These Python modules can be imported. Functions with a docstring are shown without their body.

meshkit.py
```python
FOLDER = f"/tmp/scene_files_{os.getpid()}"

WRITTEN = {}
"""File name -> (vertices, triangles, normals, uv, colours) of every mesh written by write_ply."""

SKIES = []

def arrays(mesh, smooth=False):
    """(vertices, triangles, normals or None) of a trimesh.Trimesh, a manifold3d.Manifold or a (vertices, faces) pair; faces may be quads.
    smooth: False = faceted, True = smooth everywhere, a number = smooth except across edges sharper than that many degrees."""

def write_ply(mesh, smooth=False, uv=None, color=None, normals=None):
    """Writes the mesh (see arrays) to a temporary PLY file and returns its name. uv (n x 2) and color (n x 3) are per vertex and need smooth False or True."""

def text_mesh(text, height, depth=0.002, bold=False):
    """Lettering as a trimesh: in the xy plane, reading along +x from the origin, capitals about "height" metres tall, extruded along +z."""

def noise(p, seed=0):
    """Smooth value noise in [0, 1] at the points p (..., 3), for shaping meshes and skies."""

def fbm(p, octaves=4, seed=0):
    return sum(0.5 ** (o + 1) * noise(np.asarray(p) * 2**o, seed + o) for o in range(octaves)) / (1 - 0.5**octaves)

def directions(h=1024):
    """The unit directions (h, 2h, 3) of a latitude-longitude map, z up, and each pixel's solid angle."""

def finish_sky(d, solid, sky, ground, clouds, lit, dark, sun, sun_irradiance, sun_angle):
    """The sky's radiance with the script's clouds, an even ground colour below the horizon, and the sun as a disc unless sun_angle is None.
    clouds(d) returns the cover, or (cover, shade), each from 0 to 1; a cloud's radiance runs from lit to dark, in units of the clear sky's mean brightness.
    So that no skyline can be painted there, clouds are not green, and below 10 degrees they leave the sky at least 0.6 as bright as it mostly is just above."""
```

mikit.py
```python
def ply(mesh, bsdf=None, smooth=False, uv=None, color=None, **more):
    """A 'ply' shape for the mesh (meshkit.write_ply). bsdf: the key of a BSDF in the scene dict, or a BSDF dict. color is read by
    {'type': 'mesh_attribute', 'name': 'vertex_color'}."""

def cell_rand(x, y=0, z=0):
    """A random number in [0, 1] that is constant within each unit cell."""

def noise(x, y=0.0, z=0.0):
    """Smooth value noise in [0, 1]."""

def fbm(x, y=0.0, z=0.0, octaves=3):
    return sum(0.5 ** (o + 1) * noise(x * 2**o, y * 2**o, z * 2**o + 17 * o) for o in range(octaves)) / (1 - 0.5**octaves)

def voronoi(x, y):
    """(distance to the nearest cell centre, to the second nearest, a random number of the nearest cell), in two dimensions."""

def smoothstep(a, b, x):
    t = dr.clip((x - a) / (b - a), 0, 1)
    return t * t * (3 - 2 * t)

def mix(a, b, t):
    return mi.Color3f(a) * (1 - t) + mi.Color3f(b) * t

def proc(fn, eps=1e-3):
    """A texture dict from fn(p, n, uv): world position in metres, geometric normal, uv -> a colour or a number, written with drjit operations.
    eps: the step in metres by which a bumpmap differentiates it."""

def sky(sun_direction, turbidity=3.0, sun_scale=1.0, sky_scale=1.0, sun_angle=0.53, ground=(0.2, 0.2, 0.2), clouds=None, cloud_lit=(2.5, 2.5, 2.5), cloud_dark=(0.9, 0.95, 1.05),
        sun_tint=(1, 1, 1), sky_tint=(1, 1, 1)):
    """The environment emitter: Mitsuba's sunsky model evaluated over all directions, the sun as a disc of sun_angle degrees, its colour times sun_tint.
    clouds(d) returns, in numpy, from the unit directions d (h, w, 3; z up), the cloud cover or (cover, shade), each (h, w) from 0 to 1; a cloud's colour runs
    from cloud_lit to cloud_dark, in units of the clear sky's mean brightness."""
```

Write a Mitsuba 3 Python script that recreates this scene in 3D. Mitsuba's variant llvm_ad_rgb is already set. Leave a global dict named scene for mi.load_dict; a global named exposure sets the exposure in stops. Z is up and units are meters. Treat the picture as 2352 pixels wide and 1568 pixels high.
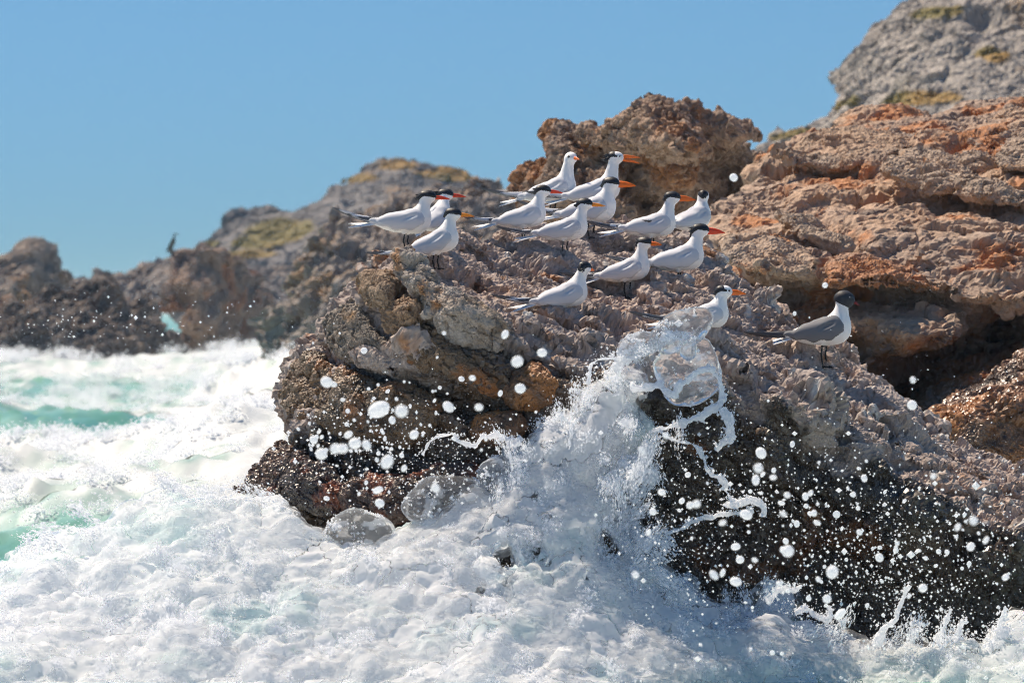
import math, numpy as np, trimesh, drjit as dr, mitsuba as mi, mikit, meshkit
from scipy.interpolate import RBFInterpolator
from scipy.spatial import cKDTree
from scipy.ndimage import map_coordinates

T = mi.ScalarTransform4f
scene, labels = {}, {}

# ------------------------------------------------------------------ camera, sky, exposure
EYE = np.array([0.0, 0.0, 1.6])
FOC = 1176 / math.tan(math.radians(7.0))          # focal length in units of 1/2352 of the frame width
SUN = np.array([-0.46, 0.47, 1.0])
scene['camera'] = {'type': 'thinlens', 'fov': 14.0, 'fov_axis': 'x', 'near_clip': 0.5, 'far_clip': 9000.0,
                   'aperture_radius': 0.013, 'focus_distance': 19.6,
                   'to_world': T().look_at(origin=EYE.tolist(), target=[0, 1, 1.6 - 64 / FOC], up=[0, 0, 1])}
scene['sky'] = mikit.sky(SUN.tolist(), turbidity=2.6, sun_scale=1.36, sun_tint=(0.98, 1.0, 1.05), sky_tint=(0.37, 0.59, 0.71))
labels['sky'] = {'kind': 'structure'}
exposure = 1.84

# ------------------------------------------------------------------ helpers
def at(x, y, d):
    """The point at distance d that stands where a sight line at (x, y) of a 2352 x 1568 frame meets it."""
    return np.array([(x - 1176) / FOC * d, d, 1.6 + (720 - y) / FOC * d])

_ROT = np.linalg.qr(np.random.default_rng(9).normal(size=(3, 3)))[0]

def perlin(p, seed=0):
    """Gradient noise at the points p (n, 3), about -1 to 1."""
    p = np.asarray(p, np.float32)
    x, y, z = (mi.Float(np.ascontiguousarray(p[:, k])) for k in range(3))
    s = dr.opaque(mi.UInt32, int(seed) * 7919 + 17)
    i = [dr.floor(a) for a in (x, y, z)]
    f = [a - b for a, b in zip((x, y, z), i)]
    w = [a * a * a * (a * (a * 6 - 15) + 10) for a in f]
    j = [mi.UInt32(mi.Int32(a) + 100000) for a in i]
    out = mi.Float(0)
    for a in (0, 1):
        for b in (0, 1):
            for c in (0, 1):
                h = (j[0] + a) * 374761393 + (j[1] + b) * 668265263 + (j[2] + c) * 2147483647 + s * 2246822519
                h = (h ^ (h >> 13)) * 1274126177
                h = (h ^ (h >> 15)) * 2246822519
                h = h ^ (h >> 16)
                g = [mi.Float((h >> k) & 1023) / 511.5 - 1 for k in (0, 10, 20)]
                d = g[0] * (f[0] - a) + g[1] * (f[1] - b) + g[2] * (f[2] - c)
                out += d * (w[0] if a else 1 - w[0]) * (w[1] if b else 1 - w[1]) * (w[2] if c else 1 - w[2])
    return np.array(out * 1.5, dtype=np.float32)

def fbm(p, octaves=4, seed=0, gain=0.5):
    p = np.asarray(p, np.float32); s, a, n = 0, 1.0, 0.0
    for o in range(octaves):
        s = s + a * perlin(p, seed + o); n += a * a; a *= gain
        p = (p @ _ROT.T.astype(np.float32)) * 2.03 + 3.7
    return s / math.sqrt(n)

def ridged(p, octaves=3, seed=0, gain=0.5):
    p = np.asarray(p, np.float32); s, a, n = 0, 1.0, 0.0
    for o in range(octaves):
        s = s + a * (1 - 2.2 * np.abs(perlin(p, seed + o))); n += a; a *= gain
        p = (p @ _ROT.T.astype(np.float32)) * 2.1 + 1.3
    return s / n

def billow(p, octaves, seed, gain=0.55):
    s, a, n = 0, 1.0, 0
    for o in range(octaves):
        s = s + a * np.abs(perlin(p, seed + o)) * 1.6; n += a; a *= gain
        p = (p @ _ROT.T.astype(np.float32)) * 2.05 + 2.2
    return s / n

def sstep(a, b, x):
    t = np.clip((x - a) / (b - a), 0, 1); return t * t * (3 - 2 * t)

def cells(p, size, frame=np.eye(3), seed=0):
    """Fracture cells: (distance into the cell from its edge, a random number of the cell), in units of size."""
    q = (p @ frame.T) / np.asarray(size)
    lo = np.floor(q.min(0)).astype(int) - 1; hi = np.ceil(q.max(0)).astype(int) + 2
    g = np.stack(np.meshgrid(*[np.arange(a, b) for a, b in zip(lo, hi)], indexing='ij'), -1).reshape(-1, 3)
    r = np.random.default_rng(seed)
    pts = g + r.random(g.shape)
    val = r.random((len(pts), 4))
    keep = cKDTree(q[::7]).query(pts, k=1, distance_upper_bound=2.6, workers=-1)[0] < 2.6
    pts, val = pts[keep], val[keep]
    d, i = cKDTree(pts).query(q, k=2, workers=-1)
    tilt = ((q - pts[i[:, 0]]) * (val[i[:, 0], 1:] - 0.5)).sum(1)
    return d[:, 1] - d[:, 0], val[i[:, 0], 0], tilt

def vnormals(v, f):
    fn = np.cross(v[f[:, 1]] - v[f[:, 0]], v[f[:, 2]] - v[f[:, 0]])
    n = np.stack([sum(np.bincount(f[:, k], fn[:, c], len(v)) for k in range(3)) for c in range(3)], 1)
    return n / np.maximum(np.linalg.norm(n, axis=1, keepdims=True), 1e-12)

def nets(F, origin, h):
    """Surface nets of the field F (negative inside) on a grid: vertices and triangles."""
    h = np.broadcast_to(np.asarray(h, float), 3)
    S = F < 0
    n = np.array(F.shape) - 1
    cnt = np.zeros(n, np.int8)
    corners = [(a, b, c) for a in (0, 1) for b in (0, 1) for c in (0, 1)]
    for a, b, c in corners:
        cnt += S[a:a + n[0], b:b + n[1], c:c + n[2]]
    idx = np.argwhere((cnt > 0) & (cnt < 8))
    num = np.full(n, -1, np.int64); num[tuple(idx.T)] = np.arange(len(idx))
    pos, m = np.zeros((len(idx), 3)), np.zeros(len(idx))
    for a in corners:
        for k in range(3):
            if a[k]: continue
            b = list(a); b[k] = 1
            va, vb = F[tuple((idx + a).T)], F[tuple((idx + b).T)]
            x = (va < 0) != (vb < 0)
            t = np.where(x, va / np.where(x, va - vb, 1), 0)
            p = np.array(a, float) + np.outer(t, np.array(b) - a)
            pos += p * x[:, None]; m += x
    v = (idx + pos / m[:, None]) * h + origin
    quads = []
    for k in range(3):
        sl = [slice(None)] * 3; sl2 = [slice(None)] * 3
        sl[k] = slice(0, -1); sl2[k] = slice(1, None)
        A, B = S[tuple(sl)], S[tuple(sl2)]
        e = np.argwhere(A != B)
        u, w = (k + 1) % 3, (k + 2) % 3
        e = e[(e[:, u] > 0) & (e[:, w] > 0) & (e[:, u] < n[u]) & (e[:, w] < n[w])]
        inside = A[tuple(e.T)]
        c = []
        for du, dw in ((-1, -1), (0, -1), (0, 0), (-1, 0)):
            q = e.copy(); q[:, u] += du; q[:, w] += dw
            c.append(num[tuple(q.T)])
        q = np.stack(c, 1)
        quads.append(np.where(inside[:, None], q, q[:, ::-1]))
    q = np.vstack(quads)
    q = q[(q >= 0).all(1)]
    return v, np.vstack([q[:, [0, 1, 2]], q[:, [0, 2, 3]]])

def subdivide(v, f):
    e = np.sort(np.vstack([f[:, [0, 1]], f[:, [1, 2]], f[:, [2, 0]]]), 1)
    key = e[:, 0] * len(v) + e[:, 1]
    uniq, first, inv = np.unique(key, return_index=True, return_inverse=True)
    mid = (v[e[first, 0]] + v[e[first, 1]]) / 2
    a, b, c = (inv.reshape(3, -1) + len(v))
    f0, f1, f2 = f.T
    return np.vstack([v, mid]), np.vstack([np.stack(x, 1) for x in ((f0, a, c), (a, f1, b), (c, b, f2), (a, b, c))])

def smooth_mesh(v, f, it=2, lam=0.5):
    e = np.vstack([f[:, [0, 1]], f[:, [1, 2]], f[:, [2, 0]]]); e = np.vstack([e, e[:, ::-1]])
    deg = np.bincount(e[:, 0], minlength=len(v))[:, None]
    for _ in range(it):
        s = np.stack([np.bincount(e[:, 0], v[e[:, 1], k], len(v)) for k in range(3)], 1)
        v = v + lam * (s / np.maximum(deg, 1) - v)
    return v

def seg_dist(X, Z, line):
    """Distance from the points to a polyline, and which side (+ below it) they are on."""
    best, side = np.full(X.shape, 1e9), np.zeros(X.shape)
    for (x0, z0), (x1, z1) in zip(line[:-1], line[1:]):
        dx, dz = x1 - x0, z1 - z0
        L = dx * dx + dz * dz + 1e-12
        t = np.clip(((X - x0) * dx + (Z - z0) * dz) / L, 0, 1)
        d = np.hypot(X - x0 - t * dx, Z - z0 - t * dz)
        s = np.sign((x1 - x0) * (Z - z0) - (z1 - z0) * (X - x0))
        if dx < 0: s = -s
        m = d < best
        best[m], side[m] = d[m], -s[m]
    return best, side

def inside(X, Z, poly):
    r = np.zeros(X.shape, bool)
    for (x0, z0), (x1, z1) in zip(poly, np.roll(poly, -1, 0)):
        c = (z0 > Z) != (z1 > Z)
        r ^= c & (X < (x1 - x0) * (Z - z0) / (z1 - z0 + 1e-15) + x0)
    return r

def poly_sdf(X, Z, poly):
    d = seg_dist(X, Z, np.vstack([poly, poly[:1]]))[0]
    return np.where(inside(X, Z, poly), -d, d)

def smax(a, b, k):
    h = np.clip(0.5 + 0.5 * (a - b) / k, 0, 1)
    return b + (a - b) * h + k * h * (1 - h)

def smin(a, b, k): return -smax(-a, -b, k)

def relief(outline, ctrl, h, thick, R=0.2, steps=(), holes=(), hy=None, lump=None, kern='linear', edge_fade=0.0, warp=0.0):
    """A solid whose front follows the control points (x, y, distance), rounded over at its outline, with ledges and cracks cut in.
    steps: (points, depth, width, side) with side 1 = recessed below the line, -1 = above it, 0 = a crack."""
    ctrl = np.array(ctrl, float)
    dist = RBFInterpolator(ctrl[:, :2] / 500, ctrl[:, 2], kernel=kern, smoothing=1e-3)
    def put(pts):
        pts = np.array(pts, float)[:, :2]
        return np.array([at(x, y, d) for (x, y), d in zip(pts, dist(pts / 500))])
    P = put(outline)
    C = np.array([at(*c) for c in ctrl])
    lo, hi = P[:, [0, 2]].min(0) - 2.5 * h - abs(warp), P[:, [0, 2]].max(0) + 2.5 * h + abs(warp)
    xs, zs = np.arange(lo[0], hi[0], h), np.arange(lo[1], hi[1], h)
    X, Z = np.meshgrid(xs, zs, indexing='ij')
    sc = (hi - lo).max() / 3
    y = RBFInterpolator(C[:, [0, 2]] / sc, C[:, 1], kernel=kern, smoothing=1e-3)(np.stack([X, Z], -1).reshape(-1, 2) / sc).reshape(X.shape)
    XW, ZW = X, Z
    if warp:
        q = np.stack([X, Z * 0, Z], -1).reshape(-1, 3) / (warp * 4)
        XW = X + warp * fbm(q, 3, 70).reshape(X.shape); ZW = Z + warp * fbm(q, 3, 77).reshape(X.shape)
    d2 = poly_sdf(XW, ZW, P[:, [0, 2]])
    for hole in holes:
        d2 = np.maximum(d2, -poly_sdf(XW, ZW, put(hole)[:, [0, 2]]))
    t = np.clip(-d2 / R, 0, 1)
    y = y + R * (1 - np.sqrt(np.maximum(1 - (1 - t) ** 2, 0)))
    for pts, depth, width, side in steps:
        d, s = seg_dist(XW, ZW, put(pts)[:, [0, 2]])
        if side == 0: y = y + depth * np.exp(-(d / width) ** 2)
        else:
            on = sstep(-1.2 * h, 1.2 * h, d * s * side)
            y = y + depth * np.exp(-d / width) * on - 0.3 * depth * np.exp(-d / width) * (1 - on)
    if lump is not None: y = y + lump(X, Z)
    hy = hy or h
    ys = np.arange(y[d2 < h].min() - 3 * h, y[d2 < h].max() + thick + 3 * h, hy)
    gx, gz = np.gradient(y, h)
    k = 1 / np.sqrt(1 + np.minimum(gx ** 2 + gz ** 2, 16))
    yb = np.maximum(y + thick * (0.25 + 0.75 * t), y + 2.2 * hy)
    F = np.maximum(((y[:, None, :] - ys[None, :, None]) * k[:, None, :]), (ys[None, :, None] - yb[:, None, :]))
    F = smax(F, d2[:, None, :] + 0 * F, 0.6 * h)
    F[[0, -1]] = 1; F[:, [0, -1]] = 1; F[:, :, [0, -1]] = 1
    return nets(F.astype(np.float32), np.array([xs[0], ys[0], zs[0]]), (h, hy, h))

def rotm(axis, deg): return trimesh.transformations.rotation_matrix(math.radians(deg), axis)[:3, :3]

def lerp(a, b, t): return np.asarray(a) * (1 - t[:, None]) + np.asarray(b) * t[:, None]

# ------------------------------------------------------------------ materials
def mat(name, color, rough=0.6, spec=0.5, **more):
    scene[name] = {'type': 'twosided', 'bsdf': {'type': 'principled', 'base_color': {'type': 'rgb', 'value': list(color)} if not isinstance(color, dict) else color, 'roughness': rough, 'specular': spec, **more}}
    return name
VC = {'type': 'mesh_attribute', 'name': 'vertex_color'}
mat('rock_material', VC, mikit.proc(lambda p, n, uv: 0.85 - 0.6 * uv.x), 0.5)
mat('sea_material', VC, mikit.proc(lambda p, n, uv: 0.6 - 0.35 * uv.x), 0.5)
scene['foam_material'] = {'type': 'principledthin', 'base_color': VC, 'roughness': 0.35, 'spec_trans': 0.0, 'diff_trans': 1.2, 'eta': 1.33}
FOAM = np.array([0.945, 0.962, 0.985])
scene['drop_material'] = {'type': 'principledthin', 'base_color': {'type': 'rgb', 'value': FOAM.tolist()}, 'roughness': 0.25, 'spec_trans': 0.0, 'diff_trans': 1.2, 'eta': 1.33}
mat('white_feather', (0.83, 0.83, 0.83), 0.7, 0.2)
mat('grey_feather', (0.56, 0.58, 0.625), 0.7, 0.2)
mat('dark_feather', (0.06, 0.06, 0.07), 0.6, 0.3)
mat('edge_feather', (0.10, 0.105, 0.12), 0.6, 0.3)
mat('black_feather', (0.012, 0.013, 0.018), 0.5, 0.4)
mat('slate_feather', (0.17, 0.175, 0.19), 0.7, 0.2)
mat('hood_feather', (0.028, 0.031, 0.04), 0.6, 0.3)
mat('orange_bill', (0.80, 0.16, 0.015), 0.4, 0.4)
mat('red_bill', (0.70, 0.06, 0.02), 0.4, 0.4)
mat('amber_bill', (0.82, 0.27, 0.02), 0.4, 0.4)
mat('dark_red_bill', (0.22, 0.02, 0.02), 0.4, 0.4)
mat('leg_skin', (0.012, 0.011, 0.011), 0.5, 0.4)
mat('eye_gloss', (0.004, 0.004, 0.004), 0.1, 0.6)
scene['clear_water'] = {'type': 'blendbsdf', 'weight': mikit.proc(lambda p, n, uv: 0.10 + 0.55 * mikit.smoothstep(0.52, 0.66, mikit.fbm(p.x * 26, p.y * 26, p.z * 26, 3))),
                        'a': {'type': 'thindielectric', 'int_ior': 1.33}, 'b': {'type': 'principledthin', 'base_color': {'type': 'rgb', 'value': [0.9, 0.92, 0.93]}, 'roughness': 0.15, 'spec_trans': 0.0, 'diff_trans': 1.2, 'eta': 1.33}}

def put(key, v, f, bsdf, color=None, uv=None, smooth=True, to_world=None, **lab):
    m = (np.asarray(v, float), np.asarray(f, int))
    scene[key] = mikit.ply(m, bsdf, smooth=smooth, color=color, uv=uv)
    if to_world is not None: scene[key]['to_world'] = to_world
    if lab: labels[key] = lab

# ------------------------------------------------------------------ rock building
def compact(v, f, *more):
    used = np.unique(f); m = np.full(len(v), -1); m[used] = np.arange(len(used))
    return (v[used], m[f], *[x[used] for x in more])

def layers(v, nb, spacing, seed):
    """Bedding: a stepped height from 0 to 1 that is even within each bed, and how near a bed joint is."""
    s = (v @ nb) / spacing + 0.9 * fbm(v / (spacing * 5), 3, seed) + 0.25 * fbm(v / (spacing * 1.2), 2, seed + 5)
    k = np.floor(s).astype(int); t = s - k
    r = np.random.default_rng(seed).random(4096)
    a, b = r[k % 4096], r[(k + 1) % 4096]
    h = a + (b - a) * sstep(0.86, 1.0, t)
    return h, np.exp(-np.minimum(t, 1 - t) / 0.09)

def weather(v, f, subs, frame, big, small, bed, pit, grit, seed, rough=0.5):
    """Breaks the surface into blocks, beds and pits and roughens it. big, small: (cell size, relief, crack); bed: (spacing, relief); pit: (size, depth);
    grit: (size, relief). Only the side that faces the shore is refined. Returns vertices, faces, tones."""
    v = smooth_mesh(v, f, 1)
    n = vnormals(v, f)
    B, S = np.max(big[0]), np.max(small[0])
    v = v + n * (0.22 * B * fbm(v / (1.6 * B), 3, seed + 2) * rough)[:, None]
    c = v[f].mean(1); fn = np.cross(v[f[:, 1]] - v[f[:, 0]], v[f[:, 2]] - v[f[:, 0]])
    fn /= np.linalg.norm(fn, axis=1, keepdims=True) + 1e-12; d = c - EYE; d /= np.linalg.norm(d, axis=1, keepdims=True)
    front = ((fn * d).sum(1) < 0.45) & (c[:, 2] > -0.25)
    vb, fb = compact(v, f[~front])
    v, f = compact(v, f[front])
    v, f = subdivide(v, f)
    n = vnormals(v, f)
    w = v + 0.12 * B * np.stack([fbm(v / B * 0.8, 2, seed + 40 + k) for k in range(3)], 1)
    e, r, t = cells(w, big[0], frame, seed)
    v = v + n * (big[1] * (0.5 * (r - 0.5) + 2.6 * t) - 0.8 * big[2] * (1 - sstep(0.0, 0.10, e)))[:, None]
    n = vnormals(v, f)
    hb, jb = layers(v, frame[2], bed[0], seed + 90)
    mb = sstep(-0.35, 0.35, fbm(v / B * 0.7, 2, seed + 31))
    v = v + n * (bed[1] * (0.25 + 0.75 * mb) * (hb - 0.5 - 0.45 * jb))[:, None]
    v = smooth_mesh(v, f, 2, 0.6)
    for _ in range(subs - 1):
        v, f = subdivide(v, f)
    n = vnormals(v, f)
    hard = sstep(-0.35, 0.35, fbm(v / B * 1.4, 3, seed + 33))
    w = v + 0.12 * S * np.stack([fbm(v / S * 0.9, 2, seed + 50 + k) for k in range(3)], 1)
    e2, r2, t2 = cells(w, small[0], frame, seed + 1)
    v = v + n * ((0.25 + 0.75 * hard) * (small[1] * (0.45 * (r2 - 0.5) + 2.6 * t2) - 0.8 * small[2] * (1 - sstep(0.0, 0.10, e2))))[:, None]
    n = vnormals(v, f)
    e3, r3, t3 = cells(v, np.full(3, np.mean(small[0]) * 0.40), _ROT, seed + 2)
    v = v + n * ((0.2 + 0.8 * sstep(-0.3, 0.4, fbm(v / S * 1.1, 2, seed + 34))) * small[1] * 0.5 * (0.4 * (r3 - 0.5) + 2.4 * t3))[:, None]
    n = vnormals(v, f)
    q = (v @ frame.T) * np.array([0.38, 1.0, 1.1])
    hole = sstep(0.22, 0.5, fbm(q / pit[0], 3, seed + 70) + 0.25 * fbm(v / B, 2, seed + 77))
    g = ridged(q / grit[0], 2, seed + 7) * sstep(-0.2, 0.5, fbm(v / B * 1.3, 2, seed + 35))
    v = v + n * (-0.8 * pit[1] * hole * sstep(-0.35, 0.3, fbm(v / B * 1.1, 2, seed + 36)) + 0.8 * grit[1] * (g - 0.2) + grit[1] * 0.45 * ridged(v / (grit[0] * 0.45), 2, seed + 12))[:, None]
    ed = np.linalg.norm(v[f[:, 0]] - v[f[:, 1]], axis=1).mean()
    v = v + n * (0.30 * ed * np.clip(np.random.default_rng(seed).normal(size=len(v)), -1.6, 1.6) * (0.35 + 0.65 * sstep(-0.4, 0.4, fbm(v / S, 2, seed + 37))))[:, None]
    r2 = np.concatenate([0.5 * r2 + 0.5 * hb.mean() if len(hb) != len(r2) else r2, np.full(len(vb), 0.5)]); 
    f = np.vstack([f, fb + len(v)]); v = np.vstack([v, vb])
    return v, f, (r2, None)

def rock_colour(v, ids, seed, base, alt, rust, dark, rust_at=0.35, scale=1.0, tone=0.25):
    a = fbm(v * 1.1 / scale, 4, seed + 20); b = fbm(v * 2.6 / scale, 4, seed + 25); c = fbm(v * 9 / scale, 3, seed + 30)
    col = lerp(base, alt, sstep(-0.5, 0.6, a + 0.5 * c))
    col = lerp(col, rust, 0.85 * sstep(rust_at, rust_at + 0.35, b + 0.35 * c))
    col = lerp(col, dark, 0.6 * sstep(0.45, 0.8, c + 0.4 * fbm(v * 3.3 / scale, 3, seed + 60)))
    grain = fbm(v * 42 / scale, 2, seed + 65)
    col = lerp(col, np.asarray(dark) * 1.3, 0.75 * sstep(0.35, 0.7, grain + 0.35 * b))
    return 0.85 * col * (1 + tone * (ids[0] - 0.5) + 0.38 * grain)[:, None]

STRATA = rotm([0, 1, 0], -32) @ rotm([1, 0, 0], 12)
GREY, PINK, RUST, DARK = (0.385, 0.325, 0.295), (0.44, 0.335, 0.275), (0.43, 0.20, 0.08), (0.08, 0.065, 0.06)
WET_SHADE, WET_SHADE2, WET_SHADE_RUST = (0.125, 0.085, 0.058), (0.06, 0.048, 0.038), (0.20, 0.08, 0.03)  # wet, weedy stone with the shade of the front put into the colour

# the bird rock: a tilted slab of limestone, dry above, wet, weedy and painted darker for shade below
OUT = [(610, 1128), (625, 1062), (668, 1005), (640, 930), (655, 850), (700, 800), (742, 735), (795, 690), (812, 640), (850, 612), (888, 578), (935, 562), (985, 538), (1035, 528), (1090, 545),
       (1165, 535), (1240, 520), (1330, 505), (1420, 500), (1520, 520), (1600, 545), (1645, 572), (1705, 642), (1800, 705), (1860, 765), (1950, 840), (2050, 905), (2150, 965), (2250, 1030), (2380, 1100),
       (2520, 1160), (2560, 1620), (1200, 1620), (640, 1420), (560, 1230)]
CTRL = [(890, 585, 18.95), (990, 640, 18.8), (1100, 700, 18.75), (1200, 748, 18.65), (1300, 835, 18.5), (1420, 855, 18.45), (1550, 865, 18.45), (1660, 875, 18.45), (1800, 932, 18.5), (1870, 990, 18.5), (2030, 1080, 18.5),
        (2150, 1170, 18.5), (2352, 1235, 18.45), (985, 540, 19.6), (1090, 548, 20.3), (1165, 538, 20.8), (1300, 515, 21.4), (1420, 502, 21.7), (1520, 522, 21.6), (1645, 575, 21.2), (1705, 645, 20.9), (1800, 708, 20.5),
        (1950, 843, 20.0), (2150, 968, 19.7), (2380, 1100, 19.6), (620, 930, 19.6), (742, 740, 19.5), (812, 650, 19.3), (560, 1080, 19.3), (700, 950, 19.05), (800, 800, 18.95), (850, 900, 18.8), (1000, 800, 18.6), (1000, 1000, 18.6),
        (1200, 1000, 18.55), (1250, 900, 18.5), (1500, 960, 18.65), (1700, 960, 18.85), (1880, 1060, 18.9), (2000, 1150, 18.9), (2200, 1260, 18.9), (2352, 1310, 18.9), (1700, 1200, 19.05), (1700, 1450, 19.1), (2350, 1450, 19.0), (1000, 1250, 18.5), (1300, 1300, 18.7),
        (640, 1080, 19.0), (700, 1150, 18.75), (2540, 1300, 18.7), (1200, 1600, 18.8), (640, 1400, 19.0), (2500, 1600, 19.0)]
STEPS = [([(745, 800), (800, 845), (870, 855), (960, 890), (1010, 880), (1060, 905), (1120, 925)], 0.20, 0.10, 1),
         ([(820, 690), (880, 740), (930, 770), (985, 835)], 0.10, 0.08, 1),
         ([(905, 600), (950, 680), (1010, 755), (1060, 820)], 0.10, 0.06, 1),
         ([(1060, 560), (1150, 610), (1250, 640), (1400, 690), (1520, 760)], 0.26, 0.09, 1),
         ([(1180, 560), (1300, 600), (1450, 660), (1640, 720), (1760, 770)], 0.24, 0.08, 1), ([(1330, 560), (1450, 590), (1560, 640), (1690, 700), (1800, 780)], 0.22, 0.08, 1), ([(1640, 760), (1740, 800), (1860, 870), (1980, 960), (2100, 1040)], 0.2, 0.08, 1), ([(1780, 740), (1900, 830), (2050, 930), (2200, 1030)], 0.16, 0.08, 1), ([(1000, 590), (1080, 640), (1200, 700)], 0.2, 0.07, 1),
         ([(1130, 640), (1240, 700), (1330, 760), (1430, 790)], 0.2, 0.07, 1),
         ([(1500, 760), (1620, 800), (1700, 850)], 0.16, 0.06, 1),
         ([(1680, 860), (1760, 930), (1850, 975)], 0.14, 0.08, 1),
         ([(1860, 950), (1960, 1020), (2080, 1060), (2200, 1130), (2350, 1190)], 0.14, 0.08, 1),
         ([(620, 1000), (700, 1040), (800, 1050), (900, 1080)], 0.14, 0.12, 1),
         ([(1230, 850), (1190, 900), (1120, 935)], 0.12, 0.06, 0)]
v, f = relief(OUT, CTRL, 0.040, 0.9, R=0.10, steps=[(p, 1.5 * d, 1.1 * w, k) for p, d, w, k in STEPS], warp=0.012)
v, f, ids = weather(v, f, 2, STRATA, ((0.55, 0.26, 0.16), 0.10, 0.06), ((0.15, 0.10, 0.075), 0.040, 0.026), (0.085, 0.035), (0.055, 0.034), (0.036, 0.008), 1)
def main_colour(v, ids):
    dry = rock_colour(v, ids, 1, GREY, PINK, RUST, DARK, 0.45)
    wet = rock_colour(v, ids, 2, WET_SHADE, WET_SHADE2, WET_SHADE_RUST, (0.02, 0.02, 0.02), 0.35, tone=0.5)
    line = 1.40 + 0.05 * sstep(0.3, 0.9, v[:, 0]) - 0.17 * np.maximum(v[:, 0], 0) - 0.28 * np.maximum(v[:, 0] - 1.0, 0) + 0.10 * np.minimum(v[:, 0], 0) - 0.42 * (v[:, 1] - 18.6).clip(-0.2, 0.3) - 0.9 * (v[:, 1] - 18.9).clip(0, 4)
    w = sstep(-0.03, 0.03, line - v[:, 2] + 0.12 * fbm(v * 3, 4, 91))  # below this edge: wet weed plus the painted shade of the face
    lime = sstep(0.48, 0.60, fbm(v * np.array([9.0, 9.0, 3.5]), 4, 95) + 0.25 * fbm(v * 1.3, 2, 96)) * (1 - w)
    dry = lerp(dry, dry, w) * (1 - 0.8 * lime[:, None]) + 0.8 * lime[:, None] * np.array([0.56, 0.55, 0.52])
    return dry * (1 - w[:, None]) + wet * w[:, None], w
col, wet = main_colour(v, ids)  # wet: mask of the damp front and its painted shade
ROCK = trimesh.Trimesh(v, f, process=False)
put('bird_rock', v, f, 'rock_material', smooth=False, color=col, uv=np.stack([wet * 0.85, wet * 0], 1), label='tilted pinkish limestone rock with a wet front painted darker for shade, covered with standing terns', category='rock')

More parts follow.
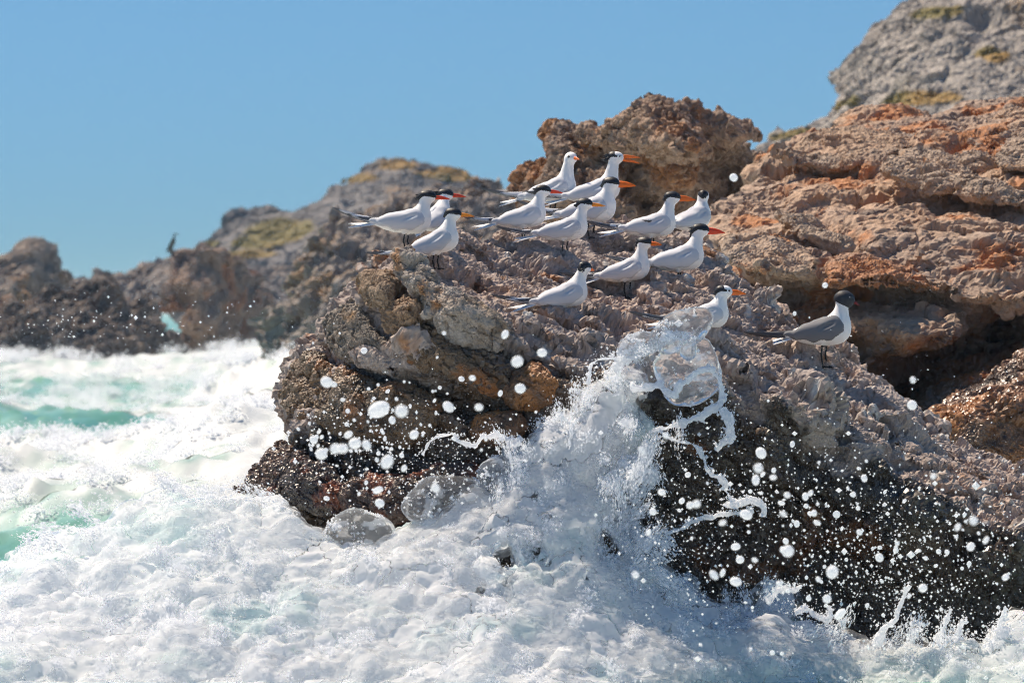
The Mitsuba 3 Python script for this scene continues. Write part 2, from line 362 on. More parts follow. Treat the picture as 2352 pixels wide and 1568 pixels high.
def piece(holder, name, out, ctrl, h, thick, R, seed, cols, gloss, size, grit=(0.035, 0.008), pit=(0.05, 0.02), crust=0.0, frame=STRATA, label=None):
    """A block or boulder that stands proud of a rock, as a part of it."""
    v, f = relief(out, ctrl, h, thick, R=R, warp=h * 0.4)
    s = size
    v, f, ids = weather(v, f, 2, frame, ((1.5 * s, 1.0 * s, 0.7 * s), 0.10 * s, 0.06 * s), ((0.4 * s, 0.3 * s, 0.22 * s), 0.09 * s, 0.045 * s), (0.5 * s, 0.05 * s), pit, grit, seed, rough=0.25)
    if crust:
        n = vnormals(v, f); v = v + n * (crust * (1 - 2 * np.abs(perlin(v / (2.6 * crust), seed + 5))) * sstep(-0.3, 0.3, perlin(v / (12 * crust), seed + 6)))[:, None]
    c = rock_colour(v, ids, seed, *cols, scale=1.0, tone=0.4)
    k, i = f'{holder}__{name}', 1
    while k in scene: k = f'{holder}__{name}_{i:03d}'; i += 1
    put(k, v, f, 'rock_material', smooth=False, color=c, uv=np.stack([np.full(len(v), gloss), np.zeros(len(v))], 1))
    if label: labels[k] = {'label': label}
    return v
C1 = ((0.36, 0.315, 0.275), (0.30, 0.215, 0.145), (0.42, 0.19, 0.06), (0.07, 0.06, 0.05), 0.1)
C2 = ((0.29, 0.18, 0.105), (0.31, 0.225, 0.155), (0.40, 0.16, 0.055), (0.05, 0.04, 0.035), 0.05)
C3 = ((0.20, 0.125, 0.07), (0.11, 0.078, 0.05), (0.33, 0.13, 0.04), (0.02, 0.02, 0.02), 0.15)
C4 = ((0.26, 0.12, 0.05), (0.10, 0.07, 0.05), (0.40, 0.17, 0.05), (0.03, 0.025, 0.02), 0.0)
C5 = ((0.13, 0.075, 0.05), (0.06, 0.045, 0.04), (0.30, 0.085, 0.035), (0.02, 0.02, 0.02), 0.0)
piece('bird_rock', 'slab', [(888, 582), (905, 572), (938, 562), (965, 590), (995, 628), (1015, 655), (1060, 672), (1110, 700), (1150, 735), (1166, 765), (1155, 800), (1128, 838), (1080, 815), (1030, 775), (985, 735), (950, 690), (915, 640)],
      [(905, 575, 18.80), (940, 565, 18.85), (1000, 635, 18.66), (1110, 702, 18.52), (1160, 760, 18.46), (910, 640, 18.72), (985, 735, 18.62), (1080, 815, 18.54), (1128, 838, 18.5), (1040, 722, 18.42), (960, 648, 18.56)], 0.022, 0.35, 0.05, 801, C1, 0.1, 0.22, label='long grey and orange slab tilted down to the right at the rock\'s front edge')
piece('bird_rock', 'block', [(815, 640), (842, 622), (892, 622), (915, 652), (908, 690), (878, 706), (842, 702), (818, 682)], [(820, 650, 18.95), (892, 625, 18.85), (870, 665, 18.70), (908, 690, 18.75), (840, 700, 18.85)], 0.018, 0.3, 0.05, 803, C2, 0.1, 0.18, label='squarish brown block left of the tilted slab')
piece('bird_rock', 'block', [(868, 708), (905, 690), (935, 668), (965, 690), (985, 735), (960, 752), (925, 775), (895, 765), (872, 740)], [(868, 715, 18.8), (935, 672, 18.7), (930, 722, 18.58), (985, 735, 18.66), (925, 775, 18.68)], 0.018, 0.25, 0.05, 805, C2, 0.15, 0.18)
piece('bird_rock', 'block', [(912, 785), (955, 752), (985, 745), (1040, 790), (1090, 825), (1135, 845), (1160, 890), (1130, 905), (1060, 880), (990, 850), (935, 820)], [(912, 785, 18.66), (985, 748, 18.6), (1030, 815, 18.44), (1135, 848, 18.46), (1140, 898, 18.5), (960, 830, 18.62)], 0.018, 0.25, 0.05, 807, C3, 0.4, 0.2)
piece('bird_rock', 'block', [(742, 738), (775, 712), (800, 695), (832, 700), (850, 735), (868, 760), (905, 790), (900, 830), (880, 850), (830, 845), (790, 825), (750, 790)], [(745, 742, 19.2), (800, 700, 19.0), (830, 770, 18.78), (900, 800, 18.72), (880, 845, 18.78), (760, 795, 19.05)], 0.02, 0.35, 0.06, 809, ((0.24, 0.19, 0.15), (0.13, 0.115, 0.10), (0.33, 0.17, 0.06), (0.05, 0.045, 0.04), 0.3), 0.2, 0.2, label='grey capped block at the rock\'s left shoulder')
piece('bird_rock', 'block', [(655, 850), (700, 805), (760, 830), (830, 865), (900, 880), (960, 905), (1010, 925), (1000, 1000), (930, 1035), (850, 1030), (760, 1005), (690, 960), (640, 930)], [(655, 855, 19.4), (710, 815, 19.2), (800, 880, 18.78), (900, 890, 18.66), (1000, 935, 18.56), (980, 1000, 18.56), (850, 1020, 18.7), (700, 950, 19.0), (820, 950, 18.7)], 0.024, 0.4, 0.09, 811, C3, 0.55, 0.26)
piece('bird_rock', 'boulder', [(1135, 900), (1150, 870), (1190, 848), (1240, 850), (1270, 880), (1262, 925), (1220, 940), (1165, 935)], [(1140, 890, 18.52), (1200, 855, 18.46), (1205, 895, 18.34), (1262, 900, 18.4), (1210, 935, 18.45)], 0.016, 0.25, 0.09, 813, C4, 0.5, 0.2, crust=0.009, label='orange crusted boulder on the rock\'s front')
piece('bird_rock', 'boulder', [(1078, 985), (1095, 955), (1140, 940), (1190, 950), (1215, 985), (1190, 1015), (1130, 1025), (1090, 1012)], [(1085, 980, 18.5), (1145, 945, 18.44), (1150, 985, 18.30), (1210, 985, 18.38), (1140, 1020, 18.42)], 0.016, 0.25, 0.09, 815, C4, 0.5, 0.2, crust=0.009)
piece('bird_rock', 'toe', [(525, 1128), (560, 1105), (575, 1062), (600, 1050), (640, 1012), (690, 1040), (760, 1080), (810, 1130), (780, 1180), (700, 1175), (620, 1150)], [(530, 1125, 19.1), (575, 1070, 19.1), (650, 1030, 19.1), (680, 1100, 18.7), (800, 1130, 18.55), (700, 1170, 18.7)], 0.02, 0.35, 0.07, 817, C5, 0.8, 0.18, crust=0.010, label='dark spiky toe of the rock at the waterline on the left')
piece('bird_rock', 'toe', [(770, 1130), (850, 1085), (930, 1100), (1000, 1070), (1080, 1055), (1140, 1085), (1120, 1140), (1000, 1180), (900, 1200), (800, 1190)], [(780, 1130, 18.55), (850, 1095, 18.52), (950, 1120, 18.40), (1080, 1065, 18.42), (1060, 1110, 18.34), (900, 1190, 18.4)], 0.018, 0.3, 0.08, 819, C5, 0.8, 0.18, crust=0.009, label='reddish brown crusted foot of the rock just above the white water')

# the big layered rock on the right
OUT = [(1560, 800), (1620, 600), (1640, 520), (1700, 470), (1740, 400), (1775, 345), (1800, 330), (1850, 310), (1900, 295), (1945, 255), (2010, 252), (2080, 262), (2120, 250), (2190, 262), (2240, 235), (2290, 222), (2360, 225), (2600, 240), (2620, 1300), (1900, 1300)]
CTRL = [(1640, 540, 26.2), (1740, 420, 28.2), (1800, 345, 30.0), (1945, 265, 31.0), (2100, 265, 31.0), (2290, 235, 30.5), (2600, 245, 30.5), (1850, 340, 29.0), (2000, 340, 28.8), (1900, 385, 28.2), (2150, 330, 28.4), (2280, 300, 28.6),
        (1820, 440, 27.3), (2000, 440, 26.9), (2090, 400, 27.0), (2250, 420, 26.9), (2330, 440, 26.3), (1760, 540, 25.6), (1900, 520, 25.9), (2100, 520, 25.6), (2300, 540, 25.2), (1750, 610, 24.9), (1900, 620, 24.5), (2100, 620, 24.4), (2300, 650, 24.2),
        (1800, 720, 24.3), (2000, 720, 24.0), (2150, 740, 23.8), (2300, 760, 23.9), (1950, 800, 24.0), (2080, 850, 23.9), (2200, 950, 23.0), (2330, 880, 22.9), (2330, 1020, 22.7), (2200, 1100, 22.9), (2600, 800, 23.4), (2600, 1200, 22.6), (1900, 1200, 24.0), (1600, 800, 25.0)]
STEPS = [([(1600, 585), (1740, 640), (1900, 652), (2050, 655), (2180, 680), (2352, 722), (2600, 760)], 0.60, 0.11, 1),
         ([(2420, 760), (2350, 800), (2280, 830), (2200, 875), (2130, 920), (2080, 985)], 1.0, 0.13, 0),
         ([(1788, 367), (1843, 387), (1905, 391), (1968, 387), (1983, 398), (2053, 367)], 0.40, 0.14, 1),
         ([(2007, 406), (2093, 422), (2140, 449), (2179, 455), (2206, 438), (2276, 465), (2350, 478), (2500, 500)], 0.50, 0.13, 1),
         ([(2120, 336), (2218, 342), (2292, 350), (2340, 330)], 0.35, 0.12, 1),
         ([(2218, 318), (2265, 270), (2300, 240)], 0.25, 0.05, 0), ([(2292, 350), (2320, 310), (2360, 290)], 0.3, 0.08, 1),
         ([(1796, 484), (1866, 496), (1905, 512), (1944, 547), (1975, 574), (2022, 594), (2085, 598)], 0.45, 0.14, 1),
         ([(2085, 560), (2180, 590), (2260, 600), (2352, 620)], 0.2, 0.09, 1),
         ([(1635, 512), (1710, 504), (1780, 484)], 0.2, 0.08, 1), ([(1690, 570), (1780, 585), (1880, 600), (1990, 640)], 0.2, 0.08, 1),
         ([(1780, 390), (1770, 450), (1800, 480)], 0.15, 0.05, 0), ([(1800, 690), (1900, 740), (1980, 800), (2060, 880)], 0.25, 0.12, 0)]
STRATA2 = rotm([0, 1, 0], 10) @ rotm([1, 0, 0], -10)
v, f = relief(OUT, CTRL, 0.074, 1.5, R=0.25, steps=[(p, 1.8 * d, 1.1 * w, k) for p, d, w, k in STEPS], warp=0.03)
v, f, ids = weather(v, f, 2, STRATA2, ((0.75, 0.45, 0.26), 0.09, 0.07), ((0.24, 0.16, 0.12), 0.035, 0.03), (0.24, 0.14), (0.085, 0.032), (0.05, 0.008), 3, rough=0.12)
c = rock_colour(v, ids, 3, (0.43, 0.285, 0.19), (0.37, 0.27, 0.205), (0.47, 0.185, 0.06), DARK, 0.12, 1.6)
wc = rock_colour(v, ids, 4, (0.24, 0.13, 0.07), (0.13, 0.09, 0.06), (0.34, 0.125, 0.04), (0.02, 0.02, 0.02), 0.1, 1.3, tone=0.5)
w = sstep(-0.05, 0.05, 1.60 - 0.06 * v[:, 0] - v[:, 2] + 0.16 * fbm(v * 2.2, 4, 93))
put('ledge_rock', v, f, 'rock_material', smooth=False, color=lerp(c, c, w) * (1 - w[:, None]) + wc * w[:, None], uv=np.stack([w * 0.85, w * 0], 1), label='large brown rock of stacked ledges right of the terns with deep dark crevices', category='rock')

L1 = ((0.44, 0.30, 0.20), (0.38, 0.295, 0.23), (0.47, 0.21, 0.08), (0.10, 0.08, 0.07), 0.15)
L2 = ((0.42, 0.31, 0.225), (0.37, 0.28, 0.21), (0.42, 0.22, 0.10), (0.10, 0.08, 0.07), 0.3)
def ledge(pts, dt, db, bulge, seed, cols, size=0.4, gloss=0.0, crust=0.0, label=None, name='ledge', R=0.09, h=0.04):
    p = np.array(pts, float); top = p[:, 1] < p[:, 1].mean()
    ctrl = [(x, y, dt if t else db) for (x, y), t in zip(pts, top)] + [(*p.mean(0), (dt + db) / 2 - bulge), (p[:, 0].mean(), p[:, 1].max() - 8, db - 0.6 * bulge)]
    piece('ledge_rock', name, pts, ctrl, h, 0.8, R, seed, cols, gloss, size, (0.05, 0.007), (0.08, 0.022), crust, STRATA2, label)
ledge([(1791, 346), (1823, 328), (1876, 311), (1941, 299), (2011, 299), (2081, 305), (2140, 316), (2134, 340), (2081, 346), (2023, 363), (1987, 381), (1935, 388), (1876, 386), (1812, 366)], 28.8, 27.9, 0.25, 831, L1, label='long rust tinged ledge near the top of the rock')
ledge([(2023, 390), (2069, 352), (2110, 337), (2134, 346), (2198, 352), (2280, 357), (2292, 381), (2257, 406), (2210, 424), (2187, 448), (2128, 436), (2069, 412)], 27.6, 26.4, 0.3, 833, L2, label='pale projecting ledge over a dark hollow')
ledge([(2204, 424), (2257, 410), (2292, 422), (2352, 434), (2430, 440), (2430, 495), (2352, 478), (2292, 466), (2228, 453)], 26.3, 25.8, 0.2, 835, L2)
ledge([(2222, 328), (2269, 281), (2316, 234), (2352, 242), (2430, 255), (2430, 330), (2316, 336), (2269, 348)], 29.3, 28.0, 0.2, 837, L1, label='tilted rust orange block at the top right of the rock')
ledge([(2288, 385), (2316, 330), (2352, 312), (2430, 300), (2430, 400), (2352, 392)], 27.2, 26.2, 0.2, 839, L2)
ledge([(1782, 500), (1812, 486), (1858, 486), (1894, 516), (1923, 545), (1968, 565), (1941, 572), (1894, 562), (1835, 537)], 25.5, 25.0, 0.15, 841, L2, R=0.1, h=0.03)
ledge([(1650, 560), (1690, 535), (1760, 540), (1830, 560), (1885, 590), (1890, 640), (1800, 640), (1720, 632), (1665, 600)], 25.0, 24.4, 0.25, 843, L1)
ledge([(1900, 610), (1950, 590), (2040, 600), (2110, 630), (2170, 665), (2060, 655), (1960, 655), (1905, 650)], 24.6, 24.1, 0.2, 845, ((0.42, 0.20, 0.10), (0.38, 0.24, 0.16), (0.45, 0.19, 0.07), (0.10, 0.08, 0.07), 0.2), label='brick red patch of ledge above the long dark crevice')
ledge([(2150, 965), (2180, 910), (2230, 885), (2275, 862), (2335, 800), (2440, 780), (2440, 1110), (2335, 1068), (2245, 1045), (2180, 1015)], 23.2, 22.3, 0.4, 847, C4, size=0.5, gloss=0.8, crust=0.016, name='boulder', label='wet orange brown crusted boulder in the lower right')

# the brown boulder behind the terns
c1 = lambda pts: [(1163.75 + x * 0.2865, 183.75 + y * 0.2865) for x, y in pts]
OUT = c1([(90, 800), (170, 640), (330, 570), (340, 460), (460, 350), (560, 390), (700, 400), (850, 390), (930, 330), (980, 260), (1000, 180), (1100, 145), (1190, 145), (1260, 150), (1370, 175), (1440, 225), (1560, 230), (1680, 280), (1760, 340), (1960, 340), (2040, 400), (2075, 480), (2050, 580), (2130, 800), (2100, 1300), (300, 1400), (60, 1000)])
CTRL = [(1200, 400, 31.5), (1300, 300, 31.2), (1290, 350, 30.3), (1330, 430, 30.3), (1400, 300, 30.5), (1480, 240, 30.6), (1540, 250, 30.3), (1500, 320, 29.6), (1580, 350, 29.5), (1450, 400, 29.9), (1650, 290, 30.0), (1730, 300, 30.6), (1760, 360, 31.0), (1690, 400, 31.0),
        (1500, 470, 30.3), (1600, 470, 30.6), (1560, 420, 29.9), (1700, 500, 30.8), (1250, 480, 30.8), (1400, 560, 30.0), (1760, 560, 31.0), (1200, 560, 31)]
STEPS = [([(1390, 330), (1470, 350), (1540, 362), (1620, 350), (1660, 318), (1740, 320)], 0.75, 0.28, 1), ([(1330, 340), (1350, 400), (1360, 470)], 0.25, 0.07, 0), ([(1480, 330), (1470, 420), (1480, 500)], 0.3, 0.10, 0),
         ([(1640, 300), (1640, 360), (1700, 440), (1700, 520)], 0.5, 0.12, 0), ([(1250, 360), (1310, 345), (1370, 360)], 0.2, 0.08, 1), ([(1540, 405), (1600, 415), (1650, 430)], 0.3, 0.10, 1)]
v, f = relief(OUT, CTRL, 0.05, 1.0, R=0.32, steps=STEPS, warp=0.05)
v, f, ids = weather(v, f, 2, rotm([0, 1, 0], 20), ((0.40, 0.35, 0.26), 0.09, 0.06), ((0.14, 0.11, 0.09), 0.05, 0.03), (0.14, 0.05), (0.10, 0.07), (0.06, 0.018), 5, rough=0.3)
c = rock_colour(v, ids, 5, (0.36, 0.245, 0.17), (0.30, 0.215, 0.16), (0.36, 0.165, 0.065), (0.07, 0.05, 0.045), 0.1, 1.3)
put('brown_boulder', v, f, 'rock_material', smooth=False, color=c, uv=np.zeros((len(v), 2)), label='rugged brown boulder against the sky behind the white-headed tern', category='rock')

# the grey headland at the top right
OUT = [(1740, 360), (1790, 312), (1850, 288), (1905, 262), (1932, 215), (1928, 150), (1962, 118), (2010, 68), (2080, 20), (2140, -40), (2700, -60), (2700, 700), (1700, 700)]
CTRL = [(1780, 320, 66), (1930, 200, 66), (2080, 30, 67), (2300, 20, 66), (2000, 200, 63), (2200, 150, 62), (2350, 200, 61), (2200, 350, 58), (2600, 200, 60), (1900, 400, 60), (2600, 600, 56), (1800, 600, 58)]
STEPS = [([(1960, 130), (2020, 150), (2070, 200), (2110, 240)], 0.7, 0.25, 1), ([(2080, 60), (2180, 130), (2280, 160)], 0.6, 0.25, 1), ([(2000, 240), (2100, 270), (2200, 250)], 0.5, 0.3, -1)]
v, f = relief(OUT, CTRL, 0.2, 4.0, R=0.9, steps=STEPS, warp=0.08)
v, f, ids = weather(v, f, 2, rotm([0, 1, 0], 40), ((1.8, 1.2, 1.0), 0.17, 0.2), ((0.5, 0.4, 0.35), 0.09, 0.08), (0.6, 0.06), (0.45, 0.06), (0.14, 0.025), 7, rough=0.15)
def hill_colour(v, f, ids, seed, scale, grass_spots, stone=((0.36, 0.325, 0.29), (0.23, 0.205, 0.185), (0.30, 0.21, 0.13), (0.09, 0.085, 0.085))):
    c = rock_colour(v, ids, seed, *stone, 0.5, scale)
    n = vnormals(v, f); g = 0
    for x, y, d, rx, rz in grass_spots:
        p = at(x, y, d); s = d / FOC
        g = np.maximum(g, 1.25 - np.hypot((v[:, 0] - p[0]) / (rx * s), (v[:, 2] - p[2]) / (rz * s)))
    g = sstep(-0.1, 0.15, g - 0.35 + 0.45 * fbm(v * 2.2 / scale, 4, seed + 3))
    return lerp(c, c, g) * (1 - g[:, None]) + lerp((0.27, 0.165, 0.05), (0.15, 0.125, 0.04), sstep(-0.4, 0.4, fbm(v / scale, 3, seed + 5))) * g[:, None], g
c, g = hill_colour(v, f, ids, 7, 4, [(2150, 25, 66, 70, 22), (2120, 232, 62, 75, 24), (2290, 120, 62, 40, 30), (1830, 300, 64, 60, 14), (1950, 235, 64, 20, 15)])
put('headland', v, f, 'rock_material', smooth=False, color=c, uv=np.zeros((len(v), 2)), label='grey headland with tufts of dry grass rising at the top right corner', category='headland')

# far rocks and hill on the left
def far_rock(key, OUT, CTRL, h, R, seed, cols, label, steps=(), holes=(), subs=2, sizes=1.0, thick=4.0, spots=None, cat='rock', rough=0.45, k=1.0):
    v, f = relief(OUT, CTRL, h, thick, R=R, steps=steps, holes=holes, warp=h * 0.8)
    s = sizes
    v, f, ids = weather(v, f, subs, rotm([0, 1, 0], 25), ((1.5 * s, 1.1 * s, 0.9 * s), 0.55 * s * k, 0.3 * s * k), ((0.5 * s, 0.4 * s, 0.3 * s), 0.2 * s * k, 0.12 * s * k), (0.5 * s, 0.14 * s * k), (0.4 * s, 0.2 * s * k), (0.25 * s, 0.06 * s * k), seed, rough=rough)
    if spots is not None: c, g = hill_colour(v, f, ids, seed, 5 * s, spots, ((0.21, 0.20, 0.20), (0.14, 0.135, 0.14), (0.27, 0.18, 0.11), (0.07, 0.07, 0.075)))
    else: c = rock_colour(v, ids, seed, *cols, 0.3, 4 * s)
    put(key, v, f, 'rock_material', smooth=False, color=c, uv=np.zeros((len(v), 2)), label=label, category=cat)

far_rock('hill', [(380, 600), (450, 556), (482, 535), (510, 500), (540, 480), (572, 468), (600, 482), (640, 488), (705, 465), (740, 428), (800, 392), (840, 368), (900, 356), (960, 370), (1040, 376), (1110, 402), (1170, 440), (1300, 520), (1340, 760), (380, 760)],
         [(450, 560, 150), (570, 480, 152), (900, 370, 156), (1100, 420, 156), (640, 520, 148), (860, 430, 149), (1000, 420, 150), (700, 540, 145), (550, 560, 144), (900, 500, 143), (600, 620, 140), (1000, 600, 138), (1300, 700, 138), (400, 740, 138)],
         0.40, 2.5, 11, None, 'distant grey hill with ochre grass along its rounded top', steps=[([(720, 470), (760, 440), (830, 430), (900, 420), (960, 440)], 1.2, 0.5, 1), ([(860, 400), (850, 470)], 0.8, 0.4, 0)],
         sizes=1.5, thick=6, spots=[(900, 366, 150, 90, 20), (1060, 392, 152, 130, 24), (640, 530, 148, 90, 44), (800, 400, 150, 70, 14), (600, 560, 146, 80, 20), (560, 585, 144, 100, 14), (480, 560, 148, 40, 12)], cat='hill', rough=0.12, k=0.38)
BROWN = ((0.31, 0.245, 0.195), (0.26, 0.225, 0.20), (0.33, 0.19, 0.09), (0.09, 0.075, 0.07))
far_rock('shore_rock', [(596, 790), (628, 720), (664, 660), (668, 610), (690, 560), (730, 520), (790, 494), (850, 484), (930, 478), (1000, 448), (1080, 436), (1150, 446), (1230, 480), (1340, 560), (1400, 860), (600, 860)],
         [(630, 740, 78), (680, 600, 80), (760, 515, 84), (900, 490, 86), (1050, 450, 88), (800, 570, 80), (1000, 540, 80), (720, 680, 77), (850, 680, 76), (1100, 640, 76), (1300, 620, 80), (620, 850, 77), (1380, 850, 76)],
         0.24, 1.2, 13, BROWN, 'mottled grey and brown shore rock between the left terns and the sea', steps=[([(668, 640), (740, 660), (820, 640)], 0.8, 0.3, 1), ([(690, 560), (800, 580), (900, 560)], 0.5, 0.3, 1)])
c5 = lambda pts: [(x * 0.3255, 428.75 + y * 0.3255) for x, y in pts]
far_rock('arch_rock', c5([(1060, 1250), (1100, 1130), (1090, 1000), (1100, 900), (1150, 820), (1140, 700), (1180, 600), (1190, 500), (1200, 450), (1290, 440), (1360, 430), (1500, 440), (1600, 490), (1720, 530), (1770, 620), (1750, 720), (1900, 760), (1920, 850), (1840, 950), (1800, 1080), (1820, 1250)]),
         [(400, 580, 112), (480, 575, 113), (400, 680, 111), (470, 660, 110), (500, 650, 112.5), (530, 640, 114.5), (580, 680, 116.5), (430, 740, 110), (480, 740, 110.3), (520, 740, 114), (580, 780, 116), (360, 780, 111)],
         0.15, 0.9, 17, ((0.33, 0.21, 0.14), (0.24, 0.18, 0.15), (0.40, 0.17, 0.08), (0.08, 0.07, 0.07)), 'orange brown rock with a small arch low in it, dark on its right flank', rough=0.25, k=0.6,
         steps=[([(455, 610), (470, 590), (520, 590), (570, 610)], 1.5, 0.5, 1), ([(415, 590), (400, 640), (420, 700)], 0.8, 0.25, 0)], holes=[c5([(1035, 980), (1130, 900), (1220, 875), (1310, 900), (1335, 1060), (1200, 1075), (1100, 1035)])], sizes=0.9)
far_rock('low_cliff', c5([(300, 760), (370, 700), (480, 640), (560, 635), (650, 620), (740, 590), (820, 610), (870, 630), (960, 590), (1000, 550), (1150, 510), (1210, 460), (1400, 520), (1700, 560), (1850, 575), (2050, 570), (2250, 640), (2250, 1300), (1400, 1300), (1340, 900), (1050, 880), (1000, 1300), (300, 1300)]),
         [(130, 680, 132), (300, 640, 134), (400, 590, 134), (600, 620, 133), (700, 640, 133), (200, 760, 128), (350, 720, 130), (600, 720, 130), (100, 840, 127), (700, 840, 128)],
         0.24, 1.2, 19, ((0.27, 0.22, 0.19), (0.22, 0.20, 0.19), (0.30, 0.18, 0.11), (0.09, 0.085, 0.085)), 'low distant cliff line behind the arch rock, shaded blue', sizes=1.2, rough=0.2, k=0.6)
far_rock('islet', c5([(-300, 560), (-100, 500), (0, 490), (80, 430), (180, 408), (290, 418), (325, 480), (375, 550), (430, 570), (485, 615), (455, 690), (420, 800), (450, 1250), (-300, 1250)]),
         [(0, 590, 112), (60, 565, 113), (100, 580, 112), (140, 640, 114), (60, 640, 110), (20, 700, 109), (120, 720, 112), (0, 800, 109), (140, 830, 111), (-90, 650, 111)],
         0.17, 1.0, 23, BROWN, 'lumpy brown islet at the left edge of the skyline', steps=[([(30, 610), (70, 640), (110, 640)], 0.8, 0.3, 1), ([(0, 680), (60, 690), (110, 700)], 0.6, 0.3, 1)], rough=0.2, k=0.6)
far_rock('surf_rock', c5([(-300, 900), (0, 868), (90, 808), (250, 800), (400, 800), (500, 740), (600, 700), (720, 700), (830, 740), (900, 815), (980, 830), (1020, 880), (1035, 930), (1040, 1080), (1120, 1130), (1130, 1260), (-300, 1300)]),
         [(0, 730, 102), (150, 695, 103), (250, 665, 103), (330, 710, 104), (200, 740, 100), (60, 770, 99), (300, 780, 100), (350, 820, 100), (0, 840, 98), (-90, 780, 100)],
         0.17, 0.7, 29, ((0.17, 0.13, 0.105), (0.13, 0.11, 0.10), (0.22, 0.12, 0.07), (0.05, 0.05, 0.05)), 'dark low rock washed by white surf below the islet')

# ------------------------------------------------------------------ sea
def bump(y, c, w): return np.exp(-((y - c) / w) ** 2)
def sea_height(x, y):
    r = np.stack([x, y, 0 * x], 1)
    xd = x / y.clip(5) * FOC + 1176
    z = 0.10 * fbm(r / np.array([5, 3, 1.0]), 3, 101) + 0.05 * fbm(r / np.array([1.2, 0.7, 1]), 3, 104)
    near = sstep(260, 90, y)
    wob = 2.5 * perlin(np.stack([x * 0.12, 0 * x, 0 * x], 1), 110)
    z = z + near * (0.45 * bump(y + wob, 50, 4.2) * (0.75 + 0.5 * perlin(np.stack([x * 0.35, 0 * x + 3, 0 * x], 1), 111)) + 0.42 * bump(y + 0.5 * wob, 26, 2.4) + 0.42 * bump(y + 0.6 * wob, 36, 4.0))
    z = z + near * (0.70 * bump(y + 1.6 * wob, 97, 7) * (0.85 + 0.6 * perlin(np.stack([x * 0.25, 0 * x + 8, 0 * x], 1), 112)) + 0.30 * bump(y + wob, 72, 8))
    z = z + (0.80 + 0.30 * perlin(r / 1.3, 170)) * bump(y, 66, 7) * sstep(-5.6, -3.0, x + 0.5 * perlin(r / np.array([1.0, 2.0, 1.0]), 171)) + 0.35 * bump(y, 34, 8) * sstep(-3.4, -2.2, x)
    z = z + sstep(160, 60, y) * sstep(19, 26, y) * (0.17 * billow(r / np.array([0.75, 1.4, 1.0]), 3, 160) + 0.07 * billow(r / np.array([0.24, 0.4, 1]), 3, 165))
    return z
ys = np.concatenate([np.linspace(-30, 17, 12), np.geomspace(17.3, 140, 400), np.geomspace(143, 6500, 40)])
s = np.linspace(-1, 1, 430)
half = np.where(ys < 17.3, 9.0, 0.2 * ys + 5.5) * np.where(ys > 140, 1 + (ys - 140) / 150, 1)
Y = np.repeat(ys, len(s)); X = (half[:, None] * s[None]).ravel()
Z = sea_height(X, Y) * np.where(Y > 300, 0.3, 1)
v = np.stack([X, Y, Z], 1)
n0 = len(s); i = np.arange((len(ys) - 1) * n0).reshape(-1, n0)[:, :-1].ravel()
f = np.vstack([np.stack([i, i + 1, i + n0 + 1], 1), np.stack([i, i + n0 + 1, i + n0], 1)])
r = v * [1, 1, 0]
foam = 0.36 + 0.45 * fbm(r / np.array([2.6, 1.6, 1]), 3, 120) + 0.55 * fbm(r / np.array([0.40, 1.1, 1]), 4, 125) + 0.40 * ridged(r / np.array([0.22, 0.7, 1]), 3, 127)
tealness = 1.25 * bump(Y, 46.5, 4.0) * sstep(-3.3, -4.2, X + 0.8 * fbm(r / 2, 2, 131)) + 1.4 * bump(Y, 23.6, 1.6) * sstep(-1.6, -2.2, X + 0.3 * fbm(r, 2, 132)) + 0.55 * bump(Y, 72, 10) * sstep(-3.0, -4.5, X) + 1.2 * bump(Y, 17.9, 0.6) * sstep(0.4, 0.8, X)
foam = foam - 0.95 * tealness + 0.25 * bump(Y, 97, 8) + 0.35 * bump(Y, 34, 5) + 0.45 * sstep(-4.6, -3.2, X) * bump(Y, 45, 22) + 0.8 * bump(Y, 66, 10) * sstep(-5.9, -3.6, X)
foam = np.where(Y > 160, -0.2 + 0.3 * fbm(r / 40, 3, 140), foam)
foam = sstep(0.0, 0.75, foam)
deep = lerp((0.065, 0.215, 0.155), (0.20, 0.37, 0.30), sstep(-0.5, 0.5, fbm(r / np.array([1.8, 1.2, 1]), 3, 150)))
col = lerp(deep, deep, foam) * (1 - foam[:, None]) + lerp((0.53, 0.56, 0.57), (0.31, 0.40, 0.38), sstep(-0.1, 0.6, fbm(r / np.array([0.45, 1.2, 1]), 4, 155))) * foam[:, None]
put('sea', v, f, 'sea_material', color=col, uv=np.stack([1 - foam, foam * 0], 1), kind='structure', label='green sea streaked with white foam')


# ------------------------------------------------------------------ birds
def ell(P, c, r, R=None):
    p = P - np.asarray(c)
    if R is not None: p = p @ R
    r = np.asarray(r); k0 = np.linalg.norm(p / r, axis=-1); k1 = np.linalg.norm(p / r ** 2, axis=-1) + 1e-9
    return k0 * (k0 - 1) / k1

def cone(P, a, b, ra, rb):
    a, b = np.asarray(a, float), np.asarray(b, float); d = b - a
    t = np.clip(((P - a) @ d) / (d @ d), 0, 1)
    return np.linalg.norm(P - a - t[..., None] * d, axis=-1) - (ra + (rb - ra) * t)

def join(meshes):
    m = trimesh.util.concatenate([trimesh.Trimesh(a, b, process=False) for a, b in meshes])
    return np.array(m.vertices), np.array(m.faces)

